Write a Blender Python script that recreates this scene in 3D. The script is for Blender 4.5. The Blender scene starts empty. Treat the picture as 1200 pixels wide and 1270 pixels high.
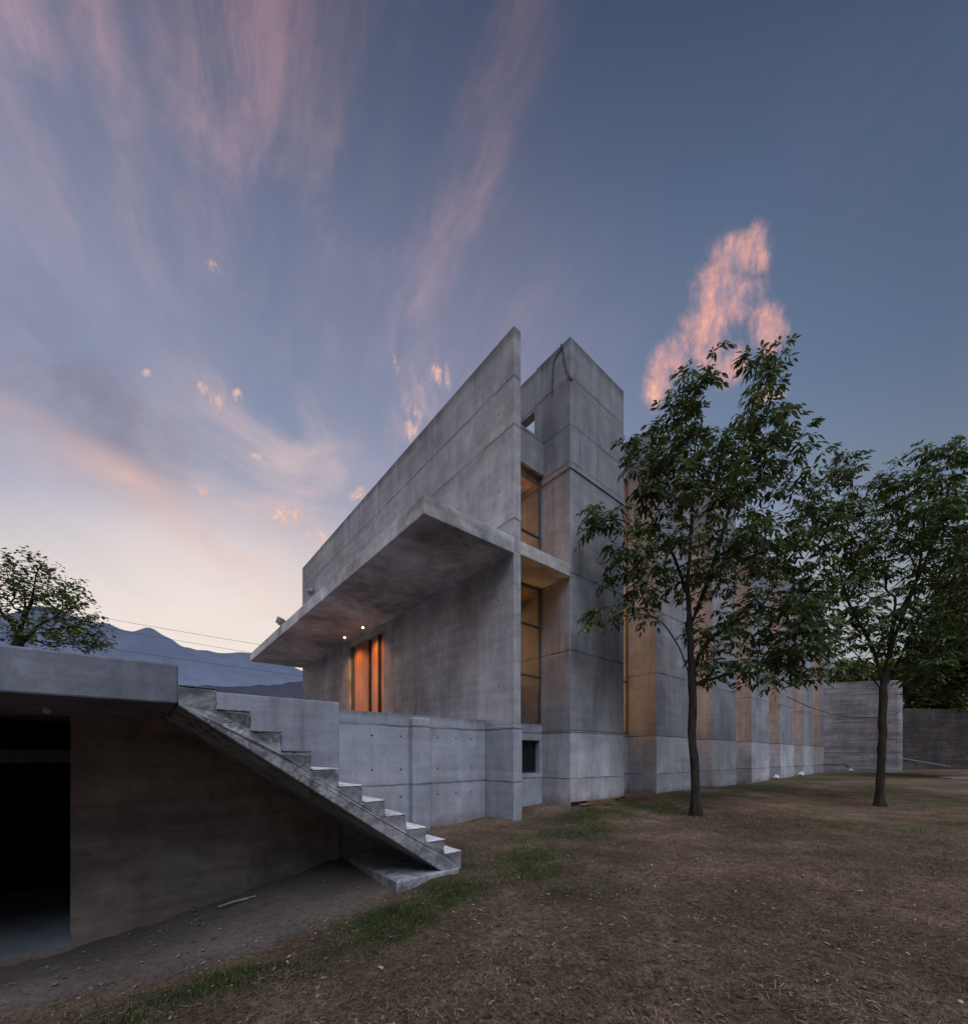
import bpy, bmesh, math, random
import numpy as np
from mathutils import Vector, Matrix

random.seed(7)
rng = np.random.default_rng(11)
S = bpy.context.scene
C = S.collection
R = math.radians

# ---------------------------------------------------------------- site frame
# The building grid: local x runs along the row of fins, local y goes back along the long facade.
YAW = math.atan2(511, 610)
ORG = Vector((0.7386, 10.2, 0.0))
BX = np.array([math.cos(YAW), math.sin(YAW)])
BY = np.array([-math.sin(YAW), math.cos(YAW)])


def L2W(x, y, z=0.0):
    return Vector((ORG.x + x * BX[0] + y * BY[0], ORG.y + x * BX[1] + y * BY[1], z))


# ---------------------------------------------------------------- node helpers
class NT:
    def __init__(s, tree):
        s.t = tree
        s.n = tree.nodes
        s.l = tree.links

    def new(s, typ, **kw):
        n = s.n.new(typ)
        for k, v in kw.items():
            setattr(n, k, v)
        return n

    def put(s, sock, v):
        if hasattr(v, 'is_output') or isinstance(v, bpy.types.NodeSocket):
            s.l.new(v, sock)
        elif isinstance(v, (tuple, list)) and len(v) == 3 and len(sock.default_value) == 4:
            sock.default_value = (*v, 1)
        else:
            sock.default_value = v

    def math(s, op, a, b=None, c=None, clamp=False):
        n = s.new('ShaderNodeMath', operation=op, use_clamp=clamp)
        s.put(n.inputs[0], a)
        if b is not None:
            s.put(n.inputs[1], b)
        if c is not None:
            s.put(n.inputs[2], c)
        return n.outputs[0]

    def vmath(s, op, a, b=None):
        n = s.new('ShaderNodeVectorMath', operation=op)
        s.put(n.inputs[0], a)
        if b is not None:
            s.put(n.inputs[1], b)
        return n.outputs['Value'] if op in ('LENGTH', 'DOT_PRODUCT') else n.outputs[0]

    def rng(s, v, a, b, c=0.0, d=1.0, smooth=False):
        n = s.new('ShaderNodeMapRange', interpolation_type='SMOOTHSTEP' if smooth else 'LINEAR')
        s.put(n.inputs[0], v)
        for i, q in enumerate((a, b, c, d)):
            s.put(n.inputs[1 + i], q)
        return n.outputs[0]

    def noise(s, vec, scale, detail=4, rough=.55, dist=0.0):
        n = s.new('ShaderNodeTexNoise')
        if vec is not None:
            s.put(n.inputs['Vector'], vec)
        n.inputs['Scale'].default_value = scale
        n.inputs['Detail'].default_value = detail
        n.inputs['Roughness'].default_value = rough
        n.inputs['Distortion'].default_value = dist
        return n.outputs[0]

    def mapping(s, vec, loc=(0, 0, 0), rot=(0, 0, 0), scale=(1, 1, 1), typ='POINT'):
        n = s.new('ShaderNodeMapping', vector_type=typ)
        s.put(n.inputs['Vector'], vec)
        n.inputs['Location'].default_value = loc
        n.inputs['Rotation'].default_value = rot
        n.inputs['Scale'].default_value = scale
        return n.outputs[0]

    def mix(s, f, a, b, blend='MIX'):
        n = s.new('ShaderNodeMix', data_type='RGBA', blend_type=blend)
        s.put(n.inputs[0], f)
        s.put(n.inputs[6], a)
        s.put(n.inputs[7], b)
        return n.outputs[2]

    def ramp(s, f, stops, interp='LINEAR'):
        n = s.new('ShaderNodeValToRGB')
        cr = n.color_ramp
        cr.interpolation = interp
        while len(cr.elements) < len(stops):
            cr.elements.new(0.5)
        for e, (p, c) in zip(cr.elements, stops):
            e.position = p
            e.color = (*c, 1) if isinstance(c, (tuple, list)) else (c, c, c, 1)
        s.put(n.inputs[0], f)
        return n.outputs[0]

    def sep(s, v):
        n = s.new('ShaderNodeSeparateXYZ')
        s.put(n.inputs[0], v)
        return n.outputs

    def comb(s, x, y, z):
        n = s.new('ShaderNodeCombineXYZ')
        for i, q in enumerate((x, y, z)):
            s.put(n.inputs[i], q)
        return n.outputs[0]


def lin(r, g, b):
    f = lambda c: (c / 255 / 12.92) if c / 255 <= .04045 else ((c / 255 + .055) / 1.055) ** 2.4
    return (f(r), f(g), f(b))


def material(name):
    m = bpy.data.materials.new(name)
    m.use_nodes = True
    m.node_tree.nodes.clear()
    k = NT(m.node_tree)
    out = k.new('ShaderNodeOutputMaterial')
    return m, k, out


def principled(k, out, col, rough=.8, bump=None, bstr=.3, bdist=.02, metal=0.0, emis=None, estr=0, spec=.3):
    p = k.new('ShaderNodeBsdfPrincipled')
    k.put(p.inputs['Base Color'], col)
    k.put(p.inputs['Roughness'], rough)
    k.put(p.inputs['Metallic'], metal)
    p.inputs['Specular IOR Level'].default_value = spec
    if emis is not None:
        k.put(p.inputs['Emission Color'], emis)
        k.put(p.inputs['Emission Strength'], estr)
    if bump is not None:
        b = k.new('ShaderNodeBump')
        b.inputs['Strength'].default_value = bstr
        b.inputs['Distance'].default_value = bdist
        k.put(b.inputs['Height'], bump)
        k.l.new(b.outputs[0], p.inputs['Normal'])
    k.l.new(p.outputs[0], out.inputs[0])
    return p


def simple(name, col, rough=.7, metal=0.0, var=.25, scale=8.0):
    m, k, out = material(name)
    co = k.new('ShaderNodeTexCoord').outputs['Object']
    n = k.noise(co, scale, 5, .6)
    f = k.rng(n, .3, .7, 1 - var, 1 + var)
    c = k.mix(1.0, col, k.comb(f, f, f), 'MULTIPLY')
    principled(k, out, c, rough, n, .15, .01, metal)
    return m


def emitter(name, col, s):
    m, k, out = material(name)
    e = k.new('ShaderNodeEmission')
    k.put(e.inputs[0], col)
    e.inputs[1].default_value = s
    k.l.new(e.outputs[0], out.inputs[0])
    return m


# ---------------------------------------------------------------- concrete
def concrete(name, base=(.36, .36, .365), joints=(), tones=(), streak=.35, mott=.35, panel=1.22, boards=0.0,
             topdark=None, stain=0.0, warm=0.0, seed=0.0, basedirt=None, steps=None):
    m, k, out = material(name)
    co0 = k.new('ShaderNodeTexCoord').outputs['Object']
    co = k.mapping(co0, loc=(seed, seed * .7, 0))
    x, y, z = k.sep(co)
    x0_ = k.sep(co0)[0]
    w = k.noise(co, .9, 3, .5)
    big = k.noise(co, .42, 7, .62, .6)
    med = k.noise(co, 2.3, 6, .65, .4)
    st = k.noise(k.mapping(co, scale=(2.1, 2.1, .17)), 1.0, 6, .66, .7)
    fine = k.noise(co, 26, 5, .7)
    f = k.rng(big, .3, .72, 1 - mott, 1 + mott)
    f = k.math('MULTIPLY', f, k.rng(med, .3, .7, 1 - mott * .45, 1 + mott * .45))
    f = k.math('MULTIPLY', f, k.rng(st, .28, .72, 1 - streak, 1 + streak * .7))
    f = k.math('MULTIPLY', f, k.rng(fine, .3, .7, .88, 1.12))
    # dark runs of water
    runs = k.noise(k.mapping(co, scale=(6, 6, .13), loc=(3, 1, 0)), 1.0, 5, .65, .4)
    rm = k.rng(k.noise(co, .55, 4, .6), .5, .66, 0, 1, True)
    runs = k.math('MULTIPLY', k.rng(runs, .5, .68, 0, 1, True), rm)
    f = k.math('MULTIPLY', f, k.rng(runs, 0, 1, 1.0, 1 - streak * 1.1))
    # cloudy light bloom and dark damp clouds
    cl = k.noise(co, 1.05, 9, .68, 1.1)
    f = k.math('MULTIPLY', f, k.rng(cl, .56, .72, 1.0, 1 + mott * .5, True))
    f = k.math('MULTIPLY', f, k.rng(cl, .28, .42, 1 - mott * .55, 1.0, True))
    height = k.math('MULTIPLY', fine, .5)
    height = k.math('ADD', height, k.math('MULTIPLY', med, .8))
    for i, (z0, dv) in enumerate(tones):   # each pour of concrete has its own tone
        f = k.math('MULTIPLY', f, k.rng(k.math('ADD', z, k.math('MULTIPLY', w, .03)), z0 - .012, z0 + .012, 1.0, dv))
    for i, z0 in enumerate(joints):
        wob = k.math('MULTIPLY', k.math('SUBTRACT', k.noise(co, 1.7 + .3 * i, 4, .6), .5), .07)
        d = k.math('ABSOLUTE', k.math('SUBTRACT', k.math('ADD', z, wob), z0))
        li = k.rng(d, .006, k.math('MULTIPLY', k.noise(co, 3.1, 4, .7), .075), 1.0, 0.0, True)
        li = k.math('MULTIPLY', li, k.rng(k.noise(co, 1.1, 3), .35, .6, .35, 1.0))
        f = k.math('MULTIPLY', f, k.rng(li, 0, 1, 1.0, .36))
        below = k.math('MULTIPLY', k.rng(k.math('SUBTRACT', z0, z), 0.0, .5, 1.0, 0.0), k.math('GREATER_THAN', z0, z))
        below = k.math('MULTIPLY', below, k.rng(st, .48, .7, 0, 1))
        f = k.math('MULTIPLY', f, k.rng(below, 0, 1, 1.0, .6))
        height = k.math('SUBTRACT', height, k.math('MULTIPLY', li, 1.2))
    if panel:
        t = k.math('ADD', x, y)
        pp = k.math('PINGPONG', t, panel * .5)
        li = k.rng(pp, .004, .014, 1.0, 0.0, True)
        li = k.math('MULTIPLY', li, k.rng(k.noise(co, .8, 2), .42, .6, 0, 1))
        f = k.math('MULTIPLY', f, k.rng(li, 0, 1, 1.0, .82))
        # sheet-to-sheet change of tone
        cell = k.math('FLOOR', k.math('DIVIDE', t, panel))
        wn = k.new('ShaderNodeTexWhiteNoise', noise_dimensions='2D')
        k.put(wn.inputs['Vector'], k.comb(cell, k.math('FLOOR', k.math('DIVIDE', z, 1.2)), 0))
        f = k.math('MULTIPLY', f, k.rng(wn.outputs[0], 0, 1, .96, 1.04))
    if boards:
        bz = k.math('PINGPONG', k.math('ADD', z, k.math('MULTIPLY', k.noise(co, .5, 2), .03)), boards * .5)
        li = k.rng(bz, .004, .03, 1.0, 0.0, True)
        row = k.math('FLOOR', k.math('DIVIDE', z, boards))
        wn = k.new('ShaderNodeTexWhiteNoise', noise_dimensions='2D')
        k.put(wn.inputs['Vector'], k.comb(k.math('FLOOR', k.math('MULTIPLY', k.math('ADD', x, k.math('MULTIPLY', row, 1.7)), .33)), row, 0))
        f = k.math('MULTIPLY', f, k.rng(wn.outputs[0], 0, 1, .78, 1.15))
        f = k.math('MULTIPLY', f, k.rng(li, 0, 1, 1.0, .75))
        height = k.math('SUBTRACT', height, k.math('MULTIPLY', li, .8))
        grain = k.noise(k.mapping(co, scale=(1.2, 1.2, 22)), 1.0, 4, .7)
        f = k.math('MULTIPLY', f, k.rng(grain, .3, .7, .8, 1.15))
    lift = k.noise(k.mapping(co, scale=(.25, .25, 5.5)), 1.0, 4, .6, .2)
    f = k.math('MULTIPLY', f, k.rng(lift, .3, .7, 1 - mott * .35, 1 + mott * .3))
    # air holes
    v = k.new('ShaderNodeTexVoronoi', feature='F1')
    k.put(v.inputs['Vector'], co)
    v.inputs['Scale'].default_value = 7.0
    hole = k.math('MULTIPLY', k.math('LESS_THAN', v.outputs['Distance'], .075),
                  k.math('GREATER_THAN', k.sep(v.outputs['Color'])[0], .72))
    f = k.math('MULTIPLY', f, k.rng(hole, 0, 1, 1.0, .55))
    height = k.math('SUBTRACT', height, hole)
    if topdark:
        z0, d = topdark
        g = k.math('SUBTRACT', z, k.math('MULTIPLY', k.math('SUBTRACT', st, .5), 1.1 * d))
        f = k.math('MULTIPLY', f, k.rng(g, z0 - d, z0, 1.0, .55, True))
    if basedirt:
        z0, d = basedirt
        g = k.math('ADD', z, k.math('MULTIPLY', k.math('SUBTRACT', med, .5), d * 1.2))
        dirt = k.rng(g, z0, z0 + d, 1.0, 0.0, True)
    else:
        dirt = 0.0
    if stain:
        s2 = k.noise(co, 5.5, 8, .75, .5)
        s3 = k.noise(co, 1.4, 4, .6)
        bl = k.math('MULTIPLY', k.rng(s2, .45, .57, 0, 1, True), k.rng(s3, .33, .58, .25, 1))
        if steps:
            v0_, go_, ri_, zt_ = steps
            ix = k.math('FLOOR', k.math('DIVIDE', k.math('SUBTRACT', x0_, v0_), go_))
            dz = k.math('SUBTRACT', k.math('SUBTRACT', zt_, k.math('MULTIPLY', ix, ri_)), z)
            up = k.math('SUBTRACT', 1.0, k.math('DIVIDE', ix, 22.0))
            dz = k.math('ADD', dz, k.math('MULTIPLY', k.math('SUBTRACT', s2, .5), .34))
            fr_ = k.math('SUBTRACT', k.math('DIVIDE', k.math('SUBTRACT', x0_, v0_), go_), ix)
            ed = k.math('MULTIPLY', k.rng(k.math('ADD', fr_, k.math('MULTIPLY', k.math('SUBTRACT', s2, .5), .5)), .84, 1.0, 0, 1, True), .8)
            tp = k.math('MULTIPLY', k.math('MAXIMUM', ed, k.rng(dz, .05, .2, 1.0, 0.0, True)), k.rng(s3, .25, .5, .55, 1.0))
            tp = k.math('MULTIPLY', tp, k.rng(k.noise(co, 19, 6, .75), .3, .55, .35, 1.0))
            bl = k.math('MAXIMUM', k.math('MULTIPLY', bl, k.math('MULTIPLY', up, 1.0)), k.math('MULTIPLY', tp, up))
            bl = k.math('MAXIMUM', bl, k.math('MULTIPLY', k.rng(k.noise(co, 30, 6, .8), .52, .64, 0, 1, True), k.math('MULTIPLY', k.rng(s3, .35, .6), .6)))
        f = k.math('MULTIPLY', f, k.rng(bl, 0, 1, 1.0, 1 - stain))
    hue = k.noise(co, .7, 4, .6)
    col = k.mix(k.rng(hue, .35, .68), base, (base[0] * (1.06 + warm), base[1] * (.97 + warm * .1), base[2] * (.94 - warm * .45)))
    col = k.mix(1.0, col, k.comb(f, f, f), 'MULTIPLY')
    if basedirt:
        col = k.mix(k.math('MULTIPLY', dirt, .55), col, (.13, .10, .075))
    principled(k, out, col, k.rng(med, .3, .7, .72, .9), height, .35, .012, spec=.25)
    return m


def wood(name, col, scale=1.0, rough=.45):
    m, k, out = material(name)
    co = k.new('ShaderNodeTexCoord').outputs['Object']
    g = k.noise(k.mapping(co, scale=(14 * scale, 14 * scale, .5 * scale)), 1.0, 6, .65, 1.2)
    x, y, z = k.sep(co)
    t = k.math('ADD', x, y)
    pp = k.math('PINGPONG', t, .07)
    line = k.rng(pp, .002, .006, .45, 1.0)
    cell = k.math('FLOOR', k.math('DIVIDE', t, .14))
    wn = k.new('ShaderNodeTexWhiteNoise', noise_dimensions='1D')
    k.put(wn.inputs['W'], cell)
    f = k.math('MULTIPLY', k.rng(g, .25, .75, .6, 1.3), k.rng(wn.outputs[0], 0, 1, .78, 1.18))
    f = k.math('MULTIPLY', f, line)
    c = k.mix(1.0, col, k.comb(f, f, f), 'MULTIPLY')
    principled(k, out, c, rough, g, .15, .005)
    return m


def glass(name, tint=(.8, .82, .85), gloss=.1):
    m, k, out = material(name)
    t = k.new('ShaderNodeBsdfTransparent')
    k.put(t.inputs[0], tint)
    g = k.new('ShaderNodeBsdfGlossy')
    g.inputs['Roughness'].default_value = .02
    fr = k.new('ShaderNodeFresnel')
    fr.inputs[0].default_value = 1.5
    f = k.math('ADD', k.math('MULTIPLY', fr.outputs[0], .5), gloss * .3, clamp=True)
    mx = k.new('ShaderNodeMixShader')
    k.put(mx.inputs[0], f)
    k.l.new(t.outputs[0], mx.inputs[1])
    k.l.new(g.outputs[0], mx.inputs[2])
    k.l.new(mx.outputs[0], out.inputs[0])
    return m


TZ = ((2.33, .63), (6.8, .97), (9.9, .92), (10.99, .9), (12.33, 1.05))
M = {}
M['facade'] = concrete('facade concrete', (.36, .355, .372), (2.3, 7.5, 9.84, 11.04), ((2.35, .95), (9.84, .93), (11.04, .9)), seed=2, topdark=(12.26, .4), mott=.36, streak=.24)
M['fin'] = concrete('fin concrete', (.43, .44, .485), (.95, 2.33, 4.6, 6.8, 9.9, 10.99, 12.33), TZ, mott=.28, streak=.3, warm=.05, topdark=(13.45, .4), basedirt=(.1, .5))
M['canopy'] = concrete('canopy concrete', (.43, .415, .42), (), (), panel=2.44, streak=.1, mott=.6, seed=5)
M['terrace'] = concrete('terrace concrete', (.325, .335, .385), (.95, 2.28), ((.95, .94), (2.28, .9)), seed=9, streak=.22, mott=.25, topdark=(2.6, .2), basedirt=(-.15, .45))
M['plaster'] = concrete('rough plaster', (.195, .163, .147), (), (), panel=0, streak=.12, mott=.62, seed=13, warm=.1, basedirt=(-.75, .35))
M['parapet'] = concrete('parapet concrete', (.25, .26, .305), (), (), panel=0, streak=.3, mott=.35, seed=17)
M['slab'] = concrete('roof slab concrete', (.185, .195, .235), (), (), panel=0, streak=.35, mott=.45, seed=21, topdark=(2.56, .06))
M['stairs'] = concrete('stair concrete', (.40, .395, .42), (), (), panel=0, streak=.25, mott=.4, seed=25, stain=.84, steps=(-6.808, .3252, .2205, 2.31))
M['tread'] = concrete('worn tread concrete', (.54, .52, .535), (), (), panel=0, streak=.0, mott=.35, seed=27, stain=.5)
M['board'] = concrete('board marked concrete', (.40, .365, .385), (1.85,), ((1.85, .92),), panel=0, boards=.16, streak=.2, seed=31)
M['darkboard'] = concrete('dark board marked concrete', (.065, .052, .05), (), (), panel=0, boards=.18, streak=.3, seed=37, mott=.5)
M['shade_plaster'] = simple('plaster in painted shade', (.02, .018, .017), .9)  # near-black colour standing in for the shade inside the outbuilding
M['floor'] = concrete('floor concrete', (.16, .17, .19), (), (), panel=0, streak=0, seed=3)
M['wood'] = wood('door wood', (.36, .14, .05))
M['woodroom'] = wood('room wood', (.58, .34, .11), .6, .6)
M['beam'] = wood('beam wood', (.13, .07, .035), .6, .6)
M['oldwood'] = wood('weathered wood', (.21, .10, .055), 1.0, .8)
M['stick'] = wood('pale stick wood', (.34, .29, .25), 2.0, .8)
M['frame'] = simple('grey window frame', (.07, .075, .085), .5, .3)
M['darkmetal'] = simple('dark metal', (.02, .02, .022), .5, .4)
M['greymetal'] = simple('grey metal', (.25, .25, .26), .45, .5)
M['white'] = simple('white paint', (.72, .72, .72), .5)
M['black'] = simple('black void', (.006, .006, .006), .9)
M['cable'] = simple('black cable', (.012, .012, .012), .6)
M['tie'] = simple('tie hole mortar', (.045, .045, .048), .9)
M['glass'] = glass('window glass', (.9, .9, .9), .05)
M['darkglass'] = simple('dark glass', (.008, .012, .010), .35)
M['lamp'] = emitter('warm lamp', (1.0, .74, .45), 5)
M['tube'] = emitter('tube lamp', (1.0, .85, .6), 1.4)
M['slit'] = None

# ---------------------------------------------------------------- object helpers


def tag(o, label=None, cat=None, group=None, kind=None):
    if label:
        o['label'] = label
    if cat:
        o['category'] = cat
    if group:
        o['group'] = group
    if kind:
        o['kind'] = kind
    return o


def thing(name, label, cat, loc=ORG, rz=YAW, group=None):
    o = bpy.data.objects.new(name, None)
    o.empty_display_size = .3
    C.objects.link(o)
    o.location = loc
    o.rotation_euler = (0, 0, rz)
    return tag(o, label, cat, group)


def obj(name, bm, mats, parent=None, bevel=0.0, smooth=False):
    me = bpy.data.meshes.new(name)
    bmesh.ops.recalc_face_normals(bm, faces=bm.faces)
    bm.to_mesh(me)
    bm.free()
    for m_ in (mats if isinstance(mats, (list, tuple)) else [mats]):
        me.materials.append(m_)
    if smooth:
        me.polygons.foreach_set('use_smooth', [True] * len(me.polygons))
    o = bpy.data.objects.new(name, me)
    C.objects.link(o)
    if parent:
        o.parent = parent
    if bevel:
        b = o.modifiers.new('bevel', 'BEVEL')
        b.width = bevel
        b.segments = 2
        b.limit_method = 'ANGLE'
        b.angle_limit = R(50)
    return o


def arr_obj(name, verts, faces, mats, parent=None, smooth=False, attrs=None, idx=None):
    """verts (N,3); faces (F,k) of one size k"""
    me = bpy.data.meshes.new(name)
    nv, nf, kk = len(verts), len(faces), faces.shape[1]
    me.vertices.add(nv)
    me.vertices.foreach_set('co', np.asarray(verts, dtype=np.float32).ravel())
    me.loops.add(nf * kk)
    me.loops.foreach_set('vertex_index', np.asarray(faces, dtype=np.int32).ravel())
    me.polygons.add(nf)
    me.polygons.foreach_set('loop_start', np.arange(0, nf * kk, kk, dtype=np.int32))
    if idx is not None:
        me.polygons.foreach_set('material_index', np.asarray(idx, dtype=np.int32))
    for m_ in (mats if isinstance(mats, (list, tuple)) else [mats]):
        me.materials.append(m_)
    me.update(calc_edges=True)
    if smooth:
        me.polygons.foreach_set('use_smooth', np.ones(nf, dtype=bool))
    for an, data in (attrs or {}).items():
        a = me.attributes.new(an, 'FLOAT', 'POINT')
        a.data.foreach_set('value', np.asarray(data, dtype=np.float32))
    me.validate()
    o = bpy.data.objects.new(name, me)
    C.objects.link(o)
    if parent:
        o.parent = parent
    return o


def box(bm, x0, x1, y0, y1, z0, z1, mi=0):
    vs = [bm.verts.new(p) for p in ((x0, y0, z0), (x1, y0, z0), (x1, y1, z0), (x0, y1, z0),
                                    (x0, y0, z1), (x1, y0, z1), (x1, y1, z1), (x0, y1, z1))]
    for q in ((3, 2, 1, 0), (4, 5, 6, 7), (0, 1, 5, 4), (1, 2, 6, 5), (2, 3, 7, 6), (3, 0, 4, 7)):
        f = bm.faces.new([vs[i] for i in q])
        f.material_index = mi
    return vs


def bx(name, dims, mat, parent, bevel=0.012):
    bm = bmesh.new()
    box(bm, *dims)
    return obj(name, bm, mat, parent, bevel)


def prism(bm, pts, axis, a, b):
    """extrude a closed outline; pts are 2D in the other two axes. axis 'y': pts=(x,z); 'x': pts=(y,z); 'z': pts=(x,y)"""
    def mk(p, t):
        return {'y': (p[0], t, p[1]), 'x': (t, p[0], p[1]), 'z': (p[0], p[1], t)}[axis]
    A = [bm.verts.new(mk(p, a)) for p in pts]
    B = [bm.verts.new(mk(p, b)) for p in pts]
    bm.faces.new(A[::-1])
    bm.faces.new(B)
    n = len(pts)
    for i in range(n):
        bm.faces.new((A[i], A[(i + 1) % n], B[(i + 1) % n], B[i]))


def wall_cells(bm, us, zs, filled, axis, t0, t1):
    """wall of cells with openings. axis 'x': wall runs along y (us=y), thickness t0..t1 in x; axis 'y': runs along x"""
    def mk(u, z, t):
        return (t, u, z) if axis == 'x' else (u, t, z)
    cache = {}

    def v(i, j, s):
        if (i, j, s) not in cache:
            cache[(i, j, s)] = bm.verts.new(mk(us[i], zs[j], (t0, t1)[s]))
        return cache[(i, j, s)]
    nu, nz = len(us) - 1, len(zs) - 1
    F = lambda i, j: 0 <= i < nu and 0 <= j < nz and filled(i, j)
    for i in range(nu):
        for j in range(nz):
            if not F(i, j):
                continue
            for s in (0, 1):
                bm.faces.new((v(i, j, s), v(i + 1, j, s), v(i + 1, j + 1, s), v(i, j + 1, s)))
            if not F(i - 1, j):
                bm.faces.new((v(i, j, 0), v(i, j, 1), v(i, j + 1, 1), v(i, j + 1, 0)))
            if not F(i + 1, j):
                bm.faces.new((v(i + 1, j, 0), v(i + 1, j, 1), v(i + 1, j + 1, 1), v(i + 1, j + 1, 0)))
            if not F(i, j - 1):
                bm.faces.new((v(i, j, 0), v(i, j, 1), v(i + 1, j, 1), v(i + 1, j, 0)))
            if not F(i, j + 1):
                bm.faces.new((v(i, j + 1, 0), v(i, j + 1, 1), v(i + 1, j + 1, 1), v(i + 1, j + 1, 0)))


def tube(bm, pts, rad, sides=6, cap=True, mi=0):
    pts = [Vector(p) for p in pts]
    rads = rad if isinstance(rad, (list, tuple)) else [rad] * len(pts)
    rings = []
    up = Vector((0, 0, 1))
    for i, p in enumerate(pts):
        d = (pts[min(i + 1, len(pts) - 1)] - pts[max(i - 1, 0)]).normalized()
        a = d.cross(up if abs(d.z) < .95 else Vector((1, 0, 0))).normalized()
        b = d.cross(a)
        rings.append([bm.verts.new(p + (a * math.cos(t) + b * math.sin(t)) * rads[i]) for t in [2 * math.pi * q / sides for q in range(sides)]])
    for r0, r1 in zip(rings, rings[1:]):
        for q in range(sides):
            f = bm.faces.new((r0[q], r0[(q + 1) % sides], r1[(q + 1) % sides], r1[q]))
            f.material_index = mi
    if cap:
        bm.faces.new(rings[0][::-1]).material_index = mi
        bm.faces.new(rings[-1]).material_index = mi


def tie_holes(bm, pts, normal, r=.022):
    """shallow dark mortar plugs, 3 mm proud"""
    n = Vector(normal)
    for p in pts:
        p = Vector(p)
        tube(bm, [p - n * .01, p + n * .003], r, 8, True, 1)


# ---------------------------------------------------------------- ground height
GP = np.array([
    (0, 0, 0), (0, 2.46, .02), (2.9, 2.46, .05), (-3.88, 3.3, -.52), (-1.63, 2.8, -.2), (-2.84, 4.83, -.5), (-1.9, 4.6, -.38), (-1.05, 4.6, -.22),
    (-1.23, 5.73, -.33), (-.49, 6.26, -.2), (0, 5, -.06), (.6, 4, 0), (-1.07, 9.96, -.1), (.74, 10.2, 0), (2.43, 11.5, .2), (4, 12.8, .24), (6, 14.7, .28), (9, 17.3, .27),
    (13.5, 20.9, .24), (17, 24, .3), (21, 27, .36), (31, 30.5, .47), (5.7, 11.05, 0), (12.65, 13.2, 0), (29, 24.6, .3), (6, 6, .02), (10, 8, 0), (3, 7, 0), (1.5, 8, -.02),
    (-5, 5, -.76), (-4.5, 5.5, -.68), (-3.87, 6, -.56), (-3.29, 6.47, -.36), (-2.52, 7.15, -.16), (-6.5, 3.5, -.76), (-7, 6, -.8), (-9, 4, -.76), (-4, 8, -.6), (-2, 8.3, -.12), (-1.2, 7, -.2), (-.4, 7.6, -.14),
    (-12, 12, 0), (-5, -4, -.1), (4, -4, .1), (15, 2, .1), (-5.2, 2.2, -.5), (-2.6, 1.6, -.22), (22, 12, .1), (-20, 0, -.3), (0, 40, .4), (40, 40, .5), (-30, 40, .3), (40, 10, .3)], dtype=float)


def ground_z(X, Y):
    X = np.asarray(X, float)
    Y = np.asarray(Y, float)
    num = np.zeros_like(X)
    den = np.zeros_like(X)
    for gx, gy, gz in GP:
        sc = .12 + .02 * (gx * gx + gy * gy) * .25
        w = 1.0 / ((X - gx) ** 2 + (Y - gy) ** 2 + sc) ** 2.0 * sc
        num += w * gz
        den += w
    z = num / den
    v_, u_ = local_uv(X, Y)
    z = z - .16 * sstep(-.42, -.2, u_) * (1 - sstep(-7.9, -7.7, v_))
    z += .018 * np.sin(X * 2.1 + 1.3 * np.sin(Y * 1.1)) * np.sin(Y * 1.7 + .7) + .009 * np.sin(X * 6.3 + Y * 2.2) * np.sin(Y * 5.1 - X * 1.4)
    return z


def local_uv(X, Y):
    dx, dy = X - ORG.x, Y - ORG.y
    return dx * BX[0] + dy * BX[1], dx * BY[0] + dy * BY[1]


def sstep(a, b, x):
    t = np.clip((x - a) / (b - a), 0, 1)
    return t * t * (3 - 2 * t)


def pseudo(X, Y, s, o=0.0):
    """cheap smooth noise 0..1"""
    X = X * s + o
    Y = Y * s - o * 1.7
    v = np.sin(X + 1.7 * np.sin(Y * .9 + .4)) * np.sin(Y * 1.1 + 1.3 * np.sin(X * .8 + 2.1))
    v += .6 * np.sin(X * 2.3 + Y * 1.1 + 1.9 * np.sin(Y * 1.9)) * np.sin(Y * 2.7 - X * .7 + .9)
    v += .35 * np.sin(X * 5.1 - Y * 3.3) * np.sin(Y * 4.9 + X * 2.2)
    return np.clip(.5 + v * .32, 0, 1)


def blobs2(X, Y, lst):
    r = np.zeros_like(X)
    for cx, cy, sx, sy, ang, w in lst:
        c, s = math.cos(ang), math.sin(ang)
        a = ((X - cx) * c + (Y - cy) * s) / sx
        b = (-(X - cx) * s + (Y - cy) * c) / sy
        r = np.maximum(r, w * np.exp(-(a * a + b * b)))
    return r


GREEN = [(-1.9, 3.6, 1.6, .45, .52, 1.0), (-.8, 4.7, 1.2, .62, .5, 1.0), (-3.0, 2.9, 1.1, .45, .35, 1.0), (-.3, 5.8, .8, .7, .5, 1.0), (.45, 6.6, 1.2, 1.1, .3, .85), (1.0, 5.2, 1.0, .8, .3, .5), (1.6, 8.6, 2.0, 1.0, .4, .62), (2.8, 10.4, 1.6, .8, .7, .95),
         (4.4, 11.7, 2.0, .9, .7, .85), (7.5, 14.2, 2.8, 1.2, .6, .65), (12, 18.3, 4.8, 1.8, .6, .7), (20, 25, 7, 3.0, .5, .8), (11, 14, 3, 1.4, .1, .45), (3.7, 2.8, .6, .3, .2, .35), (15, 13.5, 3, 1.1, 0, .5), (26, 26, 5, 2.4, 0, .7), (2.2, 7.0, 1.5, .7, .2, .35), (7, 10, 3.2, 1.6, .35, .42), (5, 7.4, 2.4, .9, .4, .3), (10.5, 9, 3.6, 1.4, .3, .36), (16, 17, 5, 2, .4, .5), (7.5, 6.2, 2.2, .8, .3, .3)]
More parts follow.
